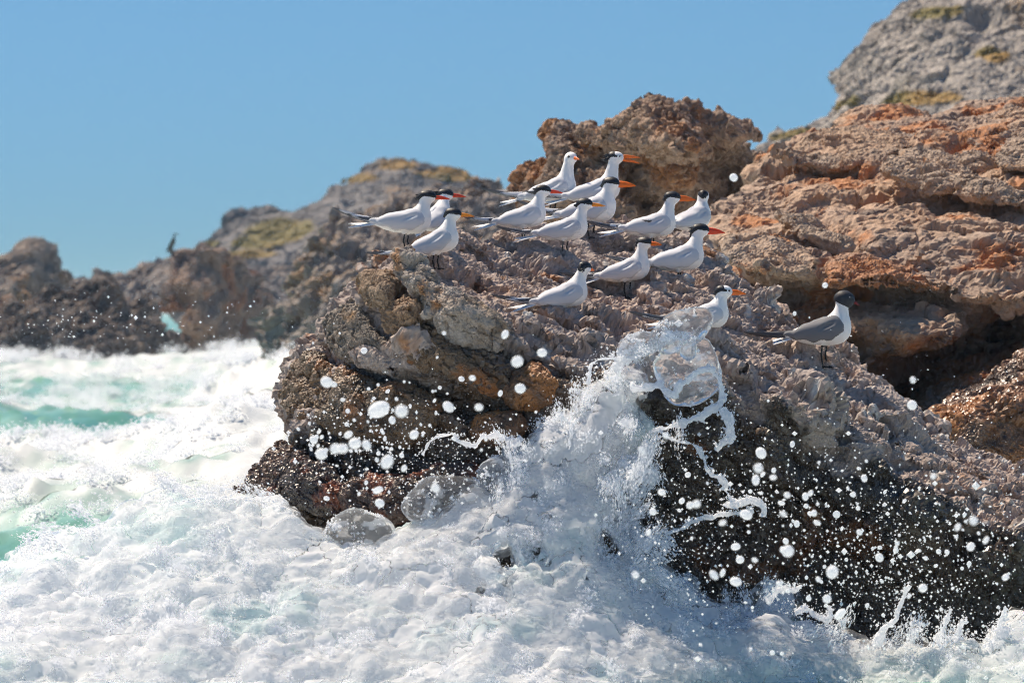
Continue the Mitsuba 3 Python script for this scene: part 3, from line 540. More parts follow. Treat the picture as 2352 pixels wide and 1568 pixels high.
def loft(points, rx, rz, side, n=8):
    """A tube through the points with half widths rx (along side) and rz (across)."""
    P = np.asarray(points, float); tang = np.gradient(P, axis=0); tang /= np.linalg.norm(tang, axis=1, keepdims=True)
    s = np.asarray(side, float) - tang * (tang @ np.asarray(side, float))[:, None]; s /= np.linalg.norm(s, axis=1, keepdims=True)
    u = np.cross(tang, s); a = np.arange(n) * 2 * np.pi / n
    ring = P[:, None] + np.cos(a)[None, :, None] * s[:, None] * np.asarray(rx)[:, None, None] + np.sin(a)[None, :, None] * u[:, None] * np.asarray(rz)[:, None, None]
    v = np.vstack([ring.reshape(-1, 3), P[:1], P[-1:]]); m = len(P); f = []
    for i in range(m - 1):
        for k in range(n):
            p, q = i * n + k, i * n + (k + 1) % n
            f += [(p, q, q + n), (p, q + n, p + n)]
    for k in range(n):
        f += [(m * n, (k + 1) % n, k), (m * n + 1, (m - 1) * n + k, (m - 1) * n + (k + 1) % n)]
    return v, np.array(f)

def blade(p0, p1, w, th, side, sag=0.0):
    t = np.array([0, 0.2, 0.5, 0.75, 0.92, 1.0])
    P = np.asarray(p0) + np.outer(t, np.asarray(p1) - p0) + np.outer(sag * np.sin(t * np.pi), [0, 0, 1])
    k = np.array([0.6, 0.95, 1.0, 0.8, 0.45, 0.08])
    return loft(P, k * w, np.full(6, th), side, 6)

def bird(key, foot, yaw, scale=1.0, pitch=16, neck=0.5, lean=0.0, head_yaw=0, head_pitch=0, cap='full', crest=4, bill='orange_bill', bill_len=0.07, bill_h=0.0088, gape=0, tail_up=0.0, gull=False, fat=1.0, leg=0.0, label='', twist=0, group='terns standing on the tilted rock', seed=0):
    rs = np.random.default_rng(seed + 77)
    pitch = pitch - 13; tail_up = tail_up + 0.012
    Rb = rotm([0, 1, 0], -pitch); hip = np.array([0, 0, 0.118 + leg])
    B = lambda x, y, z: hip + Rb @ np.array([x, y, z])
    Rh = rotm([0, 0, 1], head_yaw) @ rotm([0, 1, 0], -head_pitch)
    Hc = hip + np.array([0.090 + lean, 0, 0.092 + 0.050 * neck])
    H = lambda x, y, z: Hc + Rh @ np.array([x, y, z])
    h = 0.004
    lo, hi = np.array([-0.19, -0.075, 0.03]), np.array([0.165 + max(lean, 0), 0.075, 0.33 + leg])
    ax = [np.arange(a, b, h) for a, b in zip(lo, hi)]
    G = np.stack(np.meshgrid(*ax, indexing='ij'), -1)
    torso = ell(G, B(-0.022, 0, -0.003), (0.100, 0.048 * fat, 0.044 * fat), Rb)
    torso = smin(torso, ell(G, B(0.042, 0, 0.004), (0.062, 0.050 * fat, 0.055 * fat), Rb), 0.02)
    torso = smin(torso, ell(G, B(-0.105, 0, 0.002), (0.075, 0.025, 0.019), Rb), 0.025)
    if gull: torso = smin(torso, ell(G, B(0.02, 0, -0.008), (0.075, 0.05, 0.045), Rb), 0.02)
    hr = np.array([0.037, 0.0265, 0.0285]) * (1.08 if gull else 1.0)
    head = ell(G, Hc, hr, Rh)
    body = smin(torso, cone(G, B(0.064, 0, 0.036), Hc + np.array([-0.008, 0, -0.012]), 0.037 * fat, 0.0215), 0.026)
    body = smin(body, head, 0.012)
    legs_at = [np.array([0.009 * s, s * 0.020, 0]) for s in (-1, 1)]
    for p in legs_at:
        body = smin(body, cone(G, p + [0, 0, 0.095 + leg], p + [-0.004, 0, 0.066 + leg], 0.017, 0.006), 0.012)
    scale = scale * 1.05
    W = T().translate(np.asarray(foot).tolist()).rotate([0, 0, 1], yaw).rotate([1, 0, 0], twist).scale(scale)
    def part(name, v, f, bsdf, **lab):
        k, i = f'{key}__{name}', 1
        while k in scene: k = f'{key}__{name}_{i:03d}'; i += 1
        put(k, v, f, bsdf, to_world=W, **lab)
    def surf(F): 
        v, f = nets(F.astype(np.float32), lo, h)
        return smooth_mesh(v, f, 2), f
    labels[key] = {'label': label, 'category': 'gull' if gull else 'tern'}
    if not gull: labels[key]['group'] = group
    part('body', *surf(body), 'white_feather')
    # folded wings
    L = (G - hip) @ Rb
    side = np.array([(0.078, 0.020), (0.074, -0.008), (0.05, -0.026), (0.01, -0.037), (-0.05, -0.036), (-0.11, -0.020), (-0.172, 0.002), (-0.165, 0.012), (-0.10, 0.030), (-0.04, 0.055), (0.02, 0.064), (0.06, 0.055)])
    reg = poly_sdf(L[..., 0], L[..., 2] + 0.004 * np.sin(L[..., 0] * 90), side)
    shell = smin(torso - (0.009 if gull else 0.007), smin(ell(L, (-0.025, 0.034, -0.002), (0.105, 0.022, 0.034)), ell(L, (-0.025, -0.034, -0.002), (0.105, 0.022, 0.034)), 0.01) - 0.002, 0.012)
    shell = np.minimum(shell, smin(ell(L, (-0.12, 0.014, 0.004), (0.07, 0.012, 0.014)), ell(L, (-0.12, -0.014, 0.004), (0.07, 0.012, 0.014)), 0.01))
    # a fold between the shoulder feathers and the closed wing
    fold = np.abs(L[..., 2] - (0.018 + 0.28 * L[..., 0])) ; shell = shell + 0.010 * np.exp(-(fold / 0.008) ** 2) * sstep(0.05, 0.0, np.abs(L[..., 0] - 0.01))
    wing = smax(smax(shell, reg, 0.006), -(body + 0.007), 0.003)
    for s in (-1, 1):
        part('wing', *surf(smax(wing, -s * L[..., 1], 0.002)), 'slate_feather' if gull else 'grey_feather')
    for s in (-1, 1):
        dark, pale = [], []
        for k in range(5):
            p0 = B(-0.085 - 0.012 * k, s * (0.022 - 0.002 * k), 0.014 - 0.004 * k)
            p1 = B(-0.225 - 0.026 * k + 0.006 * rs.random(), s * (0.004 - 0.004 * k + 0.004 * rs.random()), 0.018 + (0.006 * k if not gull else 0.0015 * k) + tail_up * (0.3 + 0.2 * k))
            (dark if (k % 2 == 0 or gull or k == 4) else pale).append(blade(p0, p1, 0.0105, 0.002, Rb @ np.array([0.1, -0.5 * s, 1.0]), -0.005))
        part('wing_tip', *join(dark), 'dark_feather' if gull else 'edge_feather')
        if pale: part('wing_tip', *join(pale), 'grey_feather')
    fan = []
    for k in range(-3, 4):
        ln = 0.10 + (0.014 * abs(k) if not gull else 0.0)
        fan.append(blade(B(-0.115, 0.004 * k, -0.006), B(-0.115 - ln, 0.0095 * k, -0.024 + 0.003 * k + 0.4 * tail_up), 0.010, 0.0022, [0, 1, 0.45]))
    part('tail', *join(fan), 'white_feather')
    # head: cap or hood, bill, eyes
    Q = (G - Hc) @ Rh
    if gull:
        hood = smax(smin(head, cone(G, Hc, Hc + np.array([-0.012, 0, -0.03]), 0.027, 0.024), 0.02) - 0.0025, -(Q[..., 2] + 0.026 + 0.25 * Q[..., 0]), 0.006)
        part('hood', *surf(hood), 'hood_feather')
    elif cap != 'none':
        line = Q[..., 2] - (-0.0005 - 0.16 * Q[..., 0] - 5.0 * np.maximum(-Q[..., 0] - 0.012, 0) ** 1.5)
        c = smax(smin(head, cone(G, H(-0.02, 0, 0.006), H(-0.040, 0, -0.010), 0.015, 0.005), 0.012) - 0.0024, -line, 0.003)
        if cap == 'back': c = smax(c, Q[..., 0] + 0.002 - 0.012 * (Q[..., 2] < 0.012), 0.004)
        if cap == 'nape': c = smax(c, Q[..., 0] + 0.012, 0.004)
        part('cap', *surf(c), 'black_feather')
        if crest:
            tufts = []
            for k in range(crest * 3):
                y0, a = rs.uniform(-0.014, 0.014), rs.uniform(-25, 40)
                q0 = np.array([-0.016, y0, 0.014 - 0.02 * rs.random()]); ln = (0.022 + 0.02 * rs.random()) * (0.7 + 0.1 * crest)
                q1 = q0 + ln * np.array([-math.cos(math.radians(a)), y0 * 8, math.sin(math.radians(a)) * 0.7 - 0.2])
                tufts.append(blade(H(*q0), H(*q1), 0.0036, 0.002, Rh @ np.array([0, 0.3, 1])))
            part('crest', *join(tufts), 'black_feather')
    bill_h = bill_h * 1.05
    t = np.linspace(0, 1, 8)
    prof = np.array([1.0, 1.0, 0.96, 0.88, 0.74, 0.56, 0.34, 0.06])
    L_ = bill_len
    if gape:
        for sgn, nm in ((1, 'upper_bill'), (-1, 'lower_bill')):
            a = math.radians(gape * (0.25 if sgn > 0 else -0.75))
            P = np.array([H(0.031 + L_ * x * math.cos(a), 0, -0.002 + sgn * bill_h * 0.45 * (1 - 0.5 * x) + L_ * x * math.sin(a) - 0.007 * x * x) for x in t])
            part(nm, *loft(P, prof * 0.0055, prof * bill_h * 0.52, Rh @ np.array([0, 1, 0])), bill)
    else:
        P = np.array([H(0.029 + L_ * x, 0, -0.002 - (0.008 if not gull else 0.012) * x * x) for x in t])
        part('bill', *loft(P, prof * 0.0062, prof * bill_h, Rh @ np.array([0, 1, 0])), bill)
    for s in (-1, 1):
        e = trimesh.creation.icosphere(1, 0.0042 if cap != 'none' else 0.0062); part('eye', e.vertices + H(0.019, s * 0.0225, 0.005), e.faces, 'eye_gloss')
        if gull:
            for z in (0.011, -0.003):
                e = trimesh.creation.icosphere(1, 1.0); part('eyelid', e.vertices * [0.006, 0.002, 0.0022] + H(0.015, s * 0.0285, z), e.faces, 'white_feather')
    for p in legs_at:
        hipz = 0.075 + leg
        knee = p + [-0.007, 0, 0.036 + leg * 0.6]
        ms = [loft(np.array([p + [-0.003, 0, hipz], (p + knee + [0, 0, hipz]) / 2, knee, p + [0.0, 0, 0.004], p + [0.001, 0, -0.004]]), [0.004, 0.0036, 0.0042, 0.0034, 0.003], [0.004, 0.0036, 0.0042, 0.0034, 0.003], [0, 1, 0], 6)]
        for a in (-24, 0, 24):
            d = np.array([math.cos(math.radians(a)), math.sin(math.radians(a)), 0])
            ms.append(loft(np.array([p + [0, 0, 0.003], p + d * 0.014 + [0, 0, 0.003], p + d * 0.028 + [0, 0, 0.0]]), [0.003, 0.0026, 0.0016], [0.003, 0.0024, 0.0012], [0, 0, 1], 6))
        part('leg', *join(ms), 'leg_skin')

PX = np.stack([(ROCK.vertices[:, 0]) / ROCK.vertices[:, 1] * FOC + 1176, 720 - (ROCK.vertices[:, 2] - 1.6) / ROCK.vertices[:, 1] * FOC], 1)
PXT = cKDTree(PX)
def ground(x, y):
    """The point of the bird rock that the camera's sight line at (x, y) meets first."""
    i = np.array(PXT.query_ball_point((x, y), 5.0))
    p = ROCK.vertices[i]; near = p[p[:, 1] < p[:, 1].min() + 0.25]
    q = near.mean(0) if len(near) else p.mean(0)
    return at(x, y, q[1]) - [0, 0, 0.004]

ROYAL = dict(bill='orange_bill', bill_len=0.080, bill_h=0.0138)
bird('tern', at(935, 572, 19.9), 2, 1.04, pitch=13, neck=0.35, cap='full', crest=5, bill='red_bill', bill_len=0.070, tail_up=0.008, label='crested tern with a red bill at the far left end of the flock, tail raised', seed=1)
bird('tern_001', at(1002, 562, 20.5), 62, 1.0, pitch=26, neck=0.5, head_yaw=-60, cap='full', crest=7, bill='red_bill', bill_len=0.068, label='tern with a ragged wind-blown black crest standing behind the leftmost tern', seed=2)
bird('tern_002', at(1003, 618, 19.25), -4, 0.97, pitch=30, neck=0.75, lean=-0.015, cap='full', crest=0, bill='amber_bill', bill_len=0.068, label='smooth-capped tern with an amber bill half hidden by the tilted knob of rock', seed=3)
bird('tern_003', at(1272, 498, 21.6), -8, 1.08, pitch=24, neck=1.15, lean=-0.012, head_yaw=-52, cap='none', crest=0, bill='orange_bill', bill_len=0.05, bill_h=0.0075, tail_up=0.02, label='white-headed tern with a dark eye looking toward the viewer, highest of the flock', seed=4)
bird('tern_004', ground(1205, 554), 9, 0.98, pitch=22, neck=0.7, cap='full', crest=3, bill='red_bill', bill_len=0.070, tail_up=0.01, label='tern with a thin red and orange bill in front of the white-headed tern', seed=5)
bird('tern_005', at(1372, 500, 21.5), -3, 1.08, pitch=22, neck=1.25, lean=-0.006, cap='back', crest=6, gape=14, label='tern with an open orange bill and shaggy black nape, white forehead', seed=6, **ROYAL)
bird('tern_006', ground(1360, 545), -14, 1.12, pitch=20, neck=0.45, lean=-0.006, cap='full', crest=2, fat=1.06, tail_up=0.03, label='stout tern with a thick orange bill directly below the open-billed tern', seed=7, **ROYAL)
bird('tern_007', ground(1300, 583), -5, 0.98, pitch=20, neck=0.6, cap='full', crest=4, bill='amber_bill', bill_len=0.070, label='tern with a slender amber bill and dark shaggy nape in the middle of the flock', seed=8)
bird('tern_008', at(1500, 578, 20.95), 7, 1.04, pitch=18, neck=0.75, cap='full', crest=3, label='tern with a straight orange bill and low dark wing tips, beside the tern facing away', seed=9, **ROYAL)
bird('tern_009', at(1592, 560, 21.1), 42, 1.0, pitch=24, neck=0.45, lean=-0.02, head_yaw=40, cap='nape', crest=1, label='tern facing away with its bill hidden, behind the others on the right', seed=10)
bird('tern_010', ground(1443, 683), -13, 0.98, pitch=24, neck=0.75, lean=-0.012, head_yaw=-14, cap='full', crest=2, bill='orange_bill', bill_len=0.062, bill_h=0.0105, leg=0.012, label='tern with a short-looking red-orange bill standing in front of the thick-billed tern', seed=11)
bird('tern_011', ground(1562, 661), 10, 1.08, pitch=20, neck=0.65, cap='full', crest=3, leg=0.008, bill='red_bill', bill_len=0.080, bill_h=0.0138, label='large tern with the thickest red-orange bill, furthest right of the high group', seed=12)
bird('tern_012', ground(1297, 745), 12, 1.0, pitch=24, neck=0.65, head_yaw=48, cap='full', crest=2, bill='orange_bill', bill_len=0.062, bill_h=0.0105, tail_up=0.015, leg=0.01, label='lone tern nearest the front edge with its head turned away', seed=13)
bird('tern_013', ground(1618, 790), 6, 1.02, pitch=18, neck=0.35, lean=-0.005, cap='back', crest=2, bill='orange_bill', bill_len=0.066, bill_h=0.012, label='tern half hidden behind the clear water of the splash', seed=14)
bird('gull', ground(1895, 842), -3, 1.12, pitch=20, neck=0.75, lean=-0.012, gull=True, fat=1.08, bill='dark_red_bill', bill_len=0.036, bill_h=0.0068, head_pitch=-12, leg=0.028, crest=0, label='dark-hooded gull with grey wings and a dark red bill on the right slope', seed=15)

# a dark seabird on the far arch rock
def far_bird():
    key = 'cormorant'
    s = 0.58
    labels[key] = {'label': 'tiny dark seabird perched upright on top of the far arch rock', 'category': 'seabird'}
    lo = np.array([-0.4, -0.2, -0.05]); h = 0.02
    G = np.stack(np.meshgrid(*[np.arange(a, b, h) for a, b in zip(lo, (0.5, 0.2, 0.95))], indexing='ij'), -1)
    d = cone(G, (-0.12, 0, 0.12), (0.04, 0, 0.42), 0.10, 0.10)
    d = smin(d, cone(G, (-0.12, 0, 0.12), (-0.28, 0, -0.0), 0.06, 0.025), 0.06)
    d = smin(d, cone(G, (0.04, 0, 0.45), (0.10, 0, 0.66), 0.06, 0.035), 0.05)
    d = smin(d, ell(G, (0.13, 0, 0.71), (0.065, 0.04, 0.045)), 0.03)
    v, f = nets(d.astype(np.float32), lo, h)
    W = T().translate(at(396, 578, 112).tolist()).rotate([0, 0, 1], -20).scale(s * 1.15)
    put(key + '__body', smooth_mesh(v, f, 2), f, 'shag_feather', to_world=W)
    put(key + '__bill', *loft(np.array([[0.17, 0, 0.71], [0.26, 0, 0.70], [0.33, 0, 0.68]]), [0.018, 0.013, 0.006], [0.018, 0.013, 0.006], [0, 1, 0], 6), 'shag_feather', to_world=W)
    for y in (-0.05, 0.05):
        k = key + ('__leg' if y < 0 else '__leg_001')
        put(k, *loft(np.array([[-0.05, y, 0.12], [-0.04, y, 0.0], [-0.04, y, -0.12]]), [0.02, 0.016, 0.016], [0.02, 0.016, 0.016], [0, 1, 0], 6), 'shag_feather', to_world=W)
mat('shag_feather', (0.045, 0.05, 0.03), 0.5, 0.4)
far_bird()

# ------------------------------------------------------------------ breaking wave and splash
def froth(v, f, subs, amps, seed):
    v = smooth_mesh(v, f, 2)
    c = v[f].mean(1); fn = np.cross(v[f[:, 1]] - v[f[:, 0]], v[f[:, 2]] - v[f[:, 0]])
    keep = ((fn / (np.linalg.norm(fn, axis=1, keepdims=True) + 1e-12) * np.array([0, 1, 0])).sum(1) < 0.6)
    v, f = compact(v, f[keep])
    for _ in range(subs): v, f = subdivide(v, f)
    for size, a, o in amps:
        n = vnormals(v, f)
        w = v + 0.5 * size * np.stack([perlin(v / size * 0.9, seed + 20 + k) for k in range(3)], 1)
        v = v + n * (a * (billow(w / size, o, seed) - 0.42))[:, None]
        seed += 7
    return v, f

def sprinkle(v, f, n, rng, rmed, rsig, off, front=True, mask=None):
    """Droplets strewn over the camera side of a surface: centres and radii."""
    fn = np.cross(v[f[:, 1]] - v[f[:, 0]], v[f[:, 2]] - v[f[:, 0]]); a = np.linalg.norm(fn, axis=1) + 1e-15
    p = a * (((fn / a[:, None]) @ np.array([0, -0.6, 0.8])) > -0.1)
    if mask is not None: p = p * mask(v[f].mean(1))
    i = rng.choice(len(f), n, p=p / p.sum())
    u = rng.random((n, 2)); u = np.where(u.sum(1, keepdims=True) > 1, 1 - u, u)
    x = v[f[i, 0]] + u[:, :1] * (v[f[i, 1]] - v[f[i, 0]]) + u[:, 1:] * (v[f[i, 2]] - v[f[i, 0]])
    return x + fn[i] / a[i, None] * rng.exponential(off, n)[:, None], rmed * np.exp(rsig * rng.normal(size=n))

def balls(c, r, rng, level=0, squash=0.3):
    b = trimesh.creation.icosphere(level) if level else trimesh.Trimesh([[1, 0, 0], [-1, 0, 0], [0, 1, 0], [0, -1, 0], [0, 0, 1], [0, 0, -1]], [[0, 2, 4], [2, 1, 4], [1, 3, 4], [3, 0, 4], [2, 0, 5], [1, 2, 5], [3, 1, 5], [0, 3, 5]])
    bv = b.vertices / np.linalg.norm(b.vertices, axis=1, keepdims=True)
    k = r[:, None] * (1 + squash * rng.uniform(-1, 1, (len(r), 3)))
    v = c[:, None] + bv[None] * k[:, None]
    f = b.faces[None] + (np.arange(len(c)) * len(bv))[:, None, None]
    nrm = np.broadcast_to(bv[None], v.shape)
    return v.reshape(-1, 3), f.reshape(-1, 3)

wr = np.random.default_rng(42)
c6 = lambda pts: [(1408.75 + x * 0.401, 1102.5 + y * 0.401) for x, y in pts]
# the mound of white water in front of the rock
MOUND = [(-120, 1330), (0, 1290), (50, 1250), (120, 1228), (200, 1222), (250, 1195), (330, 1150), (370, 1136), (400, 1122), (440, 1133), (520, 1132), (580, 1138), (640, 1148), (690, 1182), (720, 1215), (770, 1240), (830, 1252), (900, 1215), (960, 1180), (1030, 1168), (1090, 1142), (1130, 1135), (1165, 1050), (1205, 1015), (1245, 968), (1300, 955), (1340, 922), (1380, 890), (1392, 850), (1430, 828),
         (1462, 870), (1468, 930), (1496, 985), (1486, 1014), (1468, 1041), (1486, 1080), (1470, 1090), (1448, 1085), (1442, 1100), (1460, 1123), (1430, 1143), (1446, 1174), (1475, 1205), (1478, 1250), (1500, 1290), (1510, 1345), (1580, 1362), (1600, 1390), (1655, 1398), (1685, 1376), (1722, 1408), (1762, 1376), (1790, 1358), (1825, 1390), (1818, 1455), (1890, 1455), (1960, 1458), (2010, 1476), (2080, 1470), (2150, 1478), (2240, 1482), (2290, 1450), (2340, 1420), (2420, 1430), (2460, 1700), (-120, 1700)]
MCTRL = [(-100, 1320, 18.3), (120, 1230, 18.5), (370, 1140, 18.5), (640, 1150, 18.35), (900, 1195, 18.2), (1100, 1120, 18.2), (1240, 965, 18.25), (1380, 880, 18.3), (1440, 830, 18.35), (1490, 1000, 18.35), (1470, 1150, 18.3), (1500, 1300, 18.2), (1700, 1390, 18.2), (2000, 1470, 18.2), (2340, 1430, 18.2),
         (0, 1450, 17.6), (400, 1300, 18.0), (400, 1450, 17.5), (800, 1320, 17.9), (800, 1450, 17.5), (1150, 1200, 18.0), (1250, 1080, 18.1), (1350, 1000, 18.15), (1300, 1200, 17.95), (1200, 1320, 17.75), (1400, 1330, 17.85), (1200, 1450, 17.5), (1600, 1450, 17.85), (1800, 1500, 17.9), (2200, 1510, 17.9),
         (0, 1600, 16.9), (600, 1600, 16.9), (1200, 1600, 16.95), (1700, 1600, 17.5), (2300, 1600, 17.6), (0, 1690, 16.5), (1200, 1690, 16.6), (2400, 1690, 17.2), (600, 1380, 17.75), (200, 1330, 18.1)]
HOLES = [[(1396, 1130), (1416, 1124), (1422, 1170), (1420, 1195), (1400, 1200), (1396, 1170)], [(1378, 1230), (1392, 1205), (1404, 1230), (1412, 1262), (1425, 1285), (1405, 1288), (1386, 1265)],
         [(1135, 1255), (1150, 1270), (1160, 1248), (1178, 1268), (1180, 1290), (1160, 1300), (1148, 1312), (1142, 1285)], [(1152, 1345), (1170, 1325), (1195, 1308), (1202, 1330), (1180, 1345), (1165, 1360)],
         [(1222, 1250), (1240, 1268), (1262, 1290), (1266, 1312), (1248, 1295), (1230, 1280)], [(1080, 1322), (1092, 1335), (1102, 1358), (1120, 1372), (1104, 1376), (1088, 1350)]]
v, f = relief(MOUND, MCTRL, 0.03, 0.45, R=0.12, holes=HOLES, warp=0.03)
raw = (v, f)
v, f = froth(v, f, 1, [(0.40, 0.10, 2), (0.14, 0.026, 2), (0.045, 0.009, 2)], 201)
mound = (v, f)
a = sstep(0.1, 0.7, fbm(v / 0.45, 4, 230) - 0.15 * fbm(v / 0.05, 2, 235))
put('white_water', v, f, 'foam_material', color=lerp(FOAM, (0.72, 0.87, 0.87), 0.8 * a), kind='stuff', label='churning white foam of the wave breaking against the rock')
# the glassy skin of water that wraps the white water
gv, gf = raw
gv, gf = froth(gv, gf, 0, [(0.40, 0.10, 2), (0.14, 0.05, 2)], 201)
gv = gv + vnormals(gv, gf) * (0.012 + 0.05 * np.maximum(fbm(gv / 0.22, 2, 240), -0.4) + 0.012 * perlin(gv / 0.06, 241))[:, None]
put('white_water__sheet', gv, gf, 'clear_water', label='clear glassy sheet of water over the white foam')
# loose foam: clusters of drops, thick on the white water and thinning out above it
for k in range(4):
    g = wr.normal(size=(260, 3)); g *= (wr.random((260, 1)) ** 0.6) * 0.05 / np.linalg.norm(g, axis=1, keepdims=True) ** 0.5
    scene[f'drop_cluster_{k}'] = {'type': 'shapegroup', 'drops': mikit.ply(balls(g * [1, 1, 0.8], 0.0023 * np.exp(0.5 * wr.normal(size=260)), wr)[:2], 'drop_material', smooth=True)}
cs, _ = sprinkle(v, f, 330, wr, 0.01, 0.1, 0.004)
COLUMN = [(1150, 1100), (1160, 1040), (1200, 1010), (1240, 962), (1300, 950), (1340, 915), (1380, 880), (1390, 840), (1440, 815), (1490, 800), (1480, 850), (1465, 880), (1475, 930), (1505, 985), (1492, 1014), (1474, 1041), (1494, 1080), (1478, 1090), (1452, 1085), (1447, 1100), (1467, 1123), (1435, 1143), (1451, 1174), (1482, 1205), (1484, 1250), (1500, 1300), (1400, 1330), (1425, 1200), (1415, 1110), (1380, 1110), (1300, 1140), (1200, 1130)]
def fill(poly, n, d0, d1):
    p = np.array(poly, float); q = wr.uniform(p.min(0), p.max(0), (n * 5, 2))
    q = q[inside(q[:, 0], q[:, 1], p)][:n]
    return np.array([at(x, y, wr.uniform(d0, d1)) for x, y in q])
cs = np.vstack([cs, fill(COLUMN, 14, 18.0, 18.3), fill([(1480, 1340), (1510, 1380), (1585, 1395), (1660, 1430), (1690, 1408), (1725, 1438), (1765, 1406), (1790, 1388), (1830, 1420), (1900, 1480), (2080, 1490), (2240, 1500), (2290, 1470), (2352, 1440), (2352, 1560), (1480, 1560)], 90, 18.0, 18.25)])
for k, p in enumerate(cs):
    q = float(wr.uniform(0.6, 1.15))
    scene[f'foam_drops__{k + 1:03d}'] = {'type': 'instance', 'shapegroup': {'type': 'ref', 'id': f'drop_cluster_{k % 4}'}, 'to_world': T().translate(p.tolist()).rotate([0, 0, 1], float(wr.uniform(0, 360))).rotate([0, 1, 0], float(wr.uniform(0, 360))).scale(q)}
rim = np.array([p for p in COLUMN if p[1] > 880] + [(400, 1125), (480, 1130), (560, 1135), (640, 1148), (300, 1160), (220, 1205), (100, 1230), (1560, 1360), (1690, 1385), (1790, 1365), (1900, 1450), (2060, 1465), (2200, 1475), (2300, 1440)], float)
for k in range(80):
    x, y = rim[wr.integers(len(rim))] + wr.normal(size=2) * [26, 16]
    a = math.degrees(math.atan2(x - (1280 if x < 1500 else 1750 if x < 1900 else x - 20), max(1500 - y, 60))) + wr.normal() * 14
    scene[f'foam_drops__{len(cs) + k + 1:03d}'] = {'type': 'instance', 'shapegroup': {'type': 'ref', 'id': f'drop_cluster_{k % 4}'},
        'to_world': T().translate(at(x, y, wr.uniform(17.9, 18.25)).tolist()).rotate([0, 1, 0], float(a)).scale([float(wr.uniform(0.5, 0.8)), 0.7, float(wr.uniform(1.2, 2.6))]).rotate([0, 0, 1], float(wr.uniform(0, 360)))}
labels['foam_drops'] = {'kind': 'stuff', 'label': 'loose foam drops thrown off the white water'}

# spray torn off the surf behind
n = 250
xd, dd = wr.uniform(-20, 730, n), np.concatenate([wr.normal(35, 3, 90), wr.normal(66, 4, 80), wr.normal(95, 3, 40), wr.normal(27, 1.2, 40)])
xd[210:] = wr.uniform(-20, 460, 40)
xw = (xd - 1176) / FOC * dd
zw = sea_height(xw, dd)
for k in range(n):
    q = float(dd[k] ** 0.8 / 11 * wr.uniform(0.7, 1.4))
    scene[f'surf_spray__{k + 1:03d}'] = {'type': 'instance', 'shapegroup': {'type': 'ref', 'id': f'drop_cluster_{k % 4}'}, 'to_world': T().translate([float(xw[k]), float(dd[k]), float(zw[k]) + 0.02 * q]).rotate([0, 0, 1], float(wr.uniform(0, 360))).scale([q * 1.6, q * 1.6, q])}
labels['surf_spray'] = {'kind': 'stuff', 'label': 'spray torn off the surf behind the rock'}

# strands of white water
def strand(key, pts, d, rad, label, seed, flat=1.0):
    P = np.array([at(x, y, dd) for (x, y), dd in zip(pts, np.broadcast_to(d, len(pts)))])
    t = np.concatenate([[0], np.cumsum(np.linalg.norm(np.diff(P, axis=0), axis=1))]); n = max(8, int(t[-1] / 0.008))
    s = np.linspace(0, t[-1], n); rad = np.asarray(rad) * 0.72
    from scipy.interpolate import PchipInterpolator
    P = PchipInterpolator(t, P)(s); r = np.interp(s, t, np.broadcast_to(rad, len(pts)))
    r = r * np.clip(1 + 0.85 * perlin(np.stack([s / 0.045, s * 0, s * 0 + seed], 1), seed) + 0.35 * perlin(np.stack([s / 0.018, s * 0, s * 0], 1), seed + 3), 0.22, 1.9)
    v, f = loft(P, r, r * flat, [0, -1, 0.2], 12)
    v = v + 0.012 * np.stack([perlin(v / 0.05, seed + k) for k in range(3)], 1)
    m = vnormals(v, f)
    v = v + m * (np.median(r) * (1.1 * billow(v / 0.03, 2, seed + 5) - 0.25))[:, None]
    put(key, v, f, 'drop_material', label=label, category='water strand')
    return v, f
S = []
S.append(strand('water_strand', [(1410, 850), (1430, 825), (1455, 815), (1484, 802), (1515, 788), (1540, 775), (1575, 765)], 18.3, [0.03, 0.032, 0.028, 0.03, 0.024, 0.018, 0.01], 'thick white strand of water rising along the top of the splash', 301))
S.append(strand('water_strand_001', [(1455, 890), (1476, 890), (1515, 886), (1545, 908), (1566, 880), (1600, 858), (1625, 846), (1646, 862), (1656, 890), (1660, 916), (1632, 943), (1582, 967), (1540, 980), (1495, 992)], [18.3, 18.28, 18.25, 18.22, 18.22, 18.22, 18.25, 18.28, 18.28, 18.28, 18.25, 18.25, 18.28, 18.3], [0.03, 0.018, 0.016, 0.022, 0.018, 0.015, 0.014, 0.013, 0.014, 0.024, 0.026, 0.02, 0.013, 0.012], 'white looping rim of the splash round a clear window onto the rock', 311))
S.append(strand('water_strand_002', [(1658, 940), (1676, 970), (1678, 1000), (1668, 1012), (1646, 1032)], 18.25, [0.018, 0.02, 0.022, 0.02, 0.012], 'hooked white drip hanging from the right end of the looping rim', 321))
S.append(strand('water_strand_003', [(1512, 990), (1558, 1014), (1601, 1029), (1617, 1060), (1637, 1088), (1658, 1098), (1672, 1131), (1680, 1150), (1690, 1160)], 18.2, [0.009, 0.007, 0.012, 0.007, 0.009, 0.014, 0.009, 0.01, 0.012], 'thin white thread of water running down across the dark rock face', 331))
S.append(strand('water_strand_004', [(1676, 1160), (1700, 1155), (1725, 1150), (1745, 1156), (1755, 1170), (1752, 1182)], 18.2, [0.016, 0.022, 0.018, 0.022, 0.018, 0.01], 'white blob with a hooked end where the thin thread lands', 341))
S.append(strand('water_strand_005', [(1530, 1222), (1566, 1213), (1590, 1200), (1613, 1189), (1650, 1184), (1690, 1180), (1730, 1172)], 18.2, [0.008, 0.01, 0.012, 0.013, 0.008, 0.013, 0.012], 'level white streak of water pointing right across the dark rock face', 351))
S.append(strand('water_strand_006', [(1470, 1250), (1500, 1247), (1534, 1248)], 18.2, [0.02, 0.02, 0.018], 'short blunt white tongue of water below the level streak', 361))
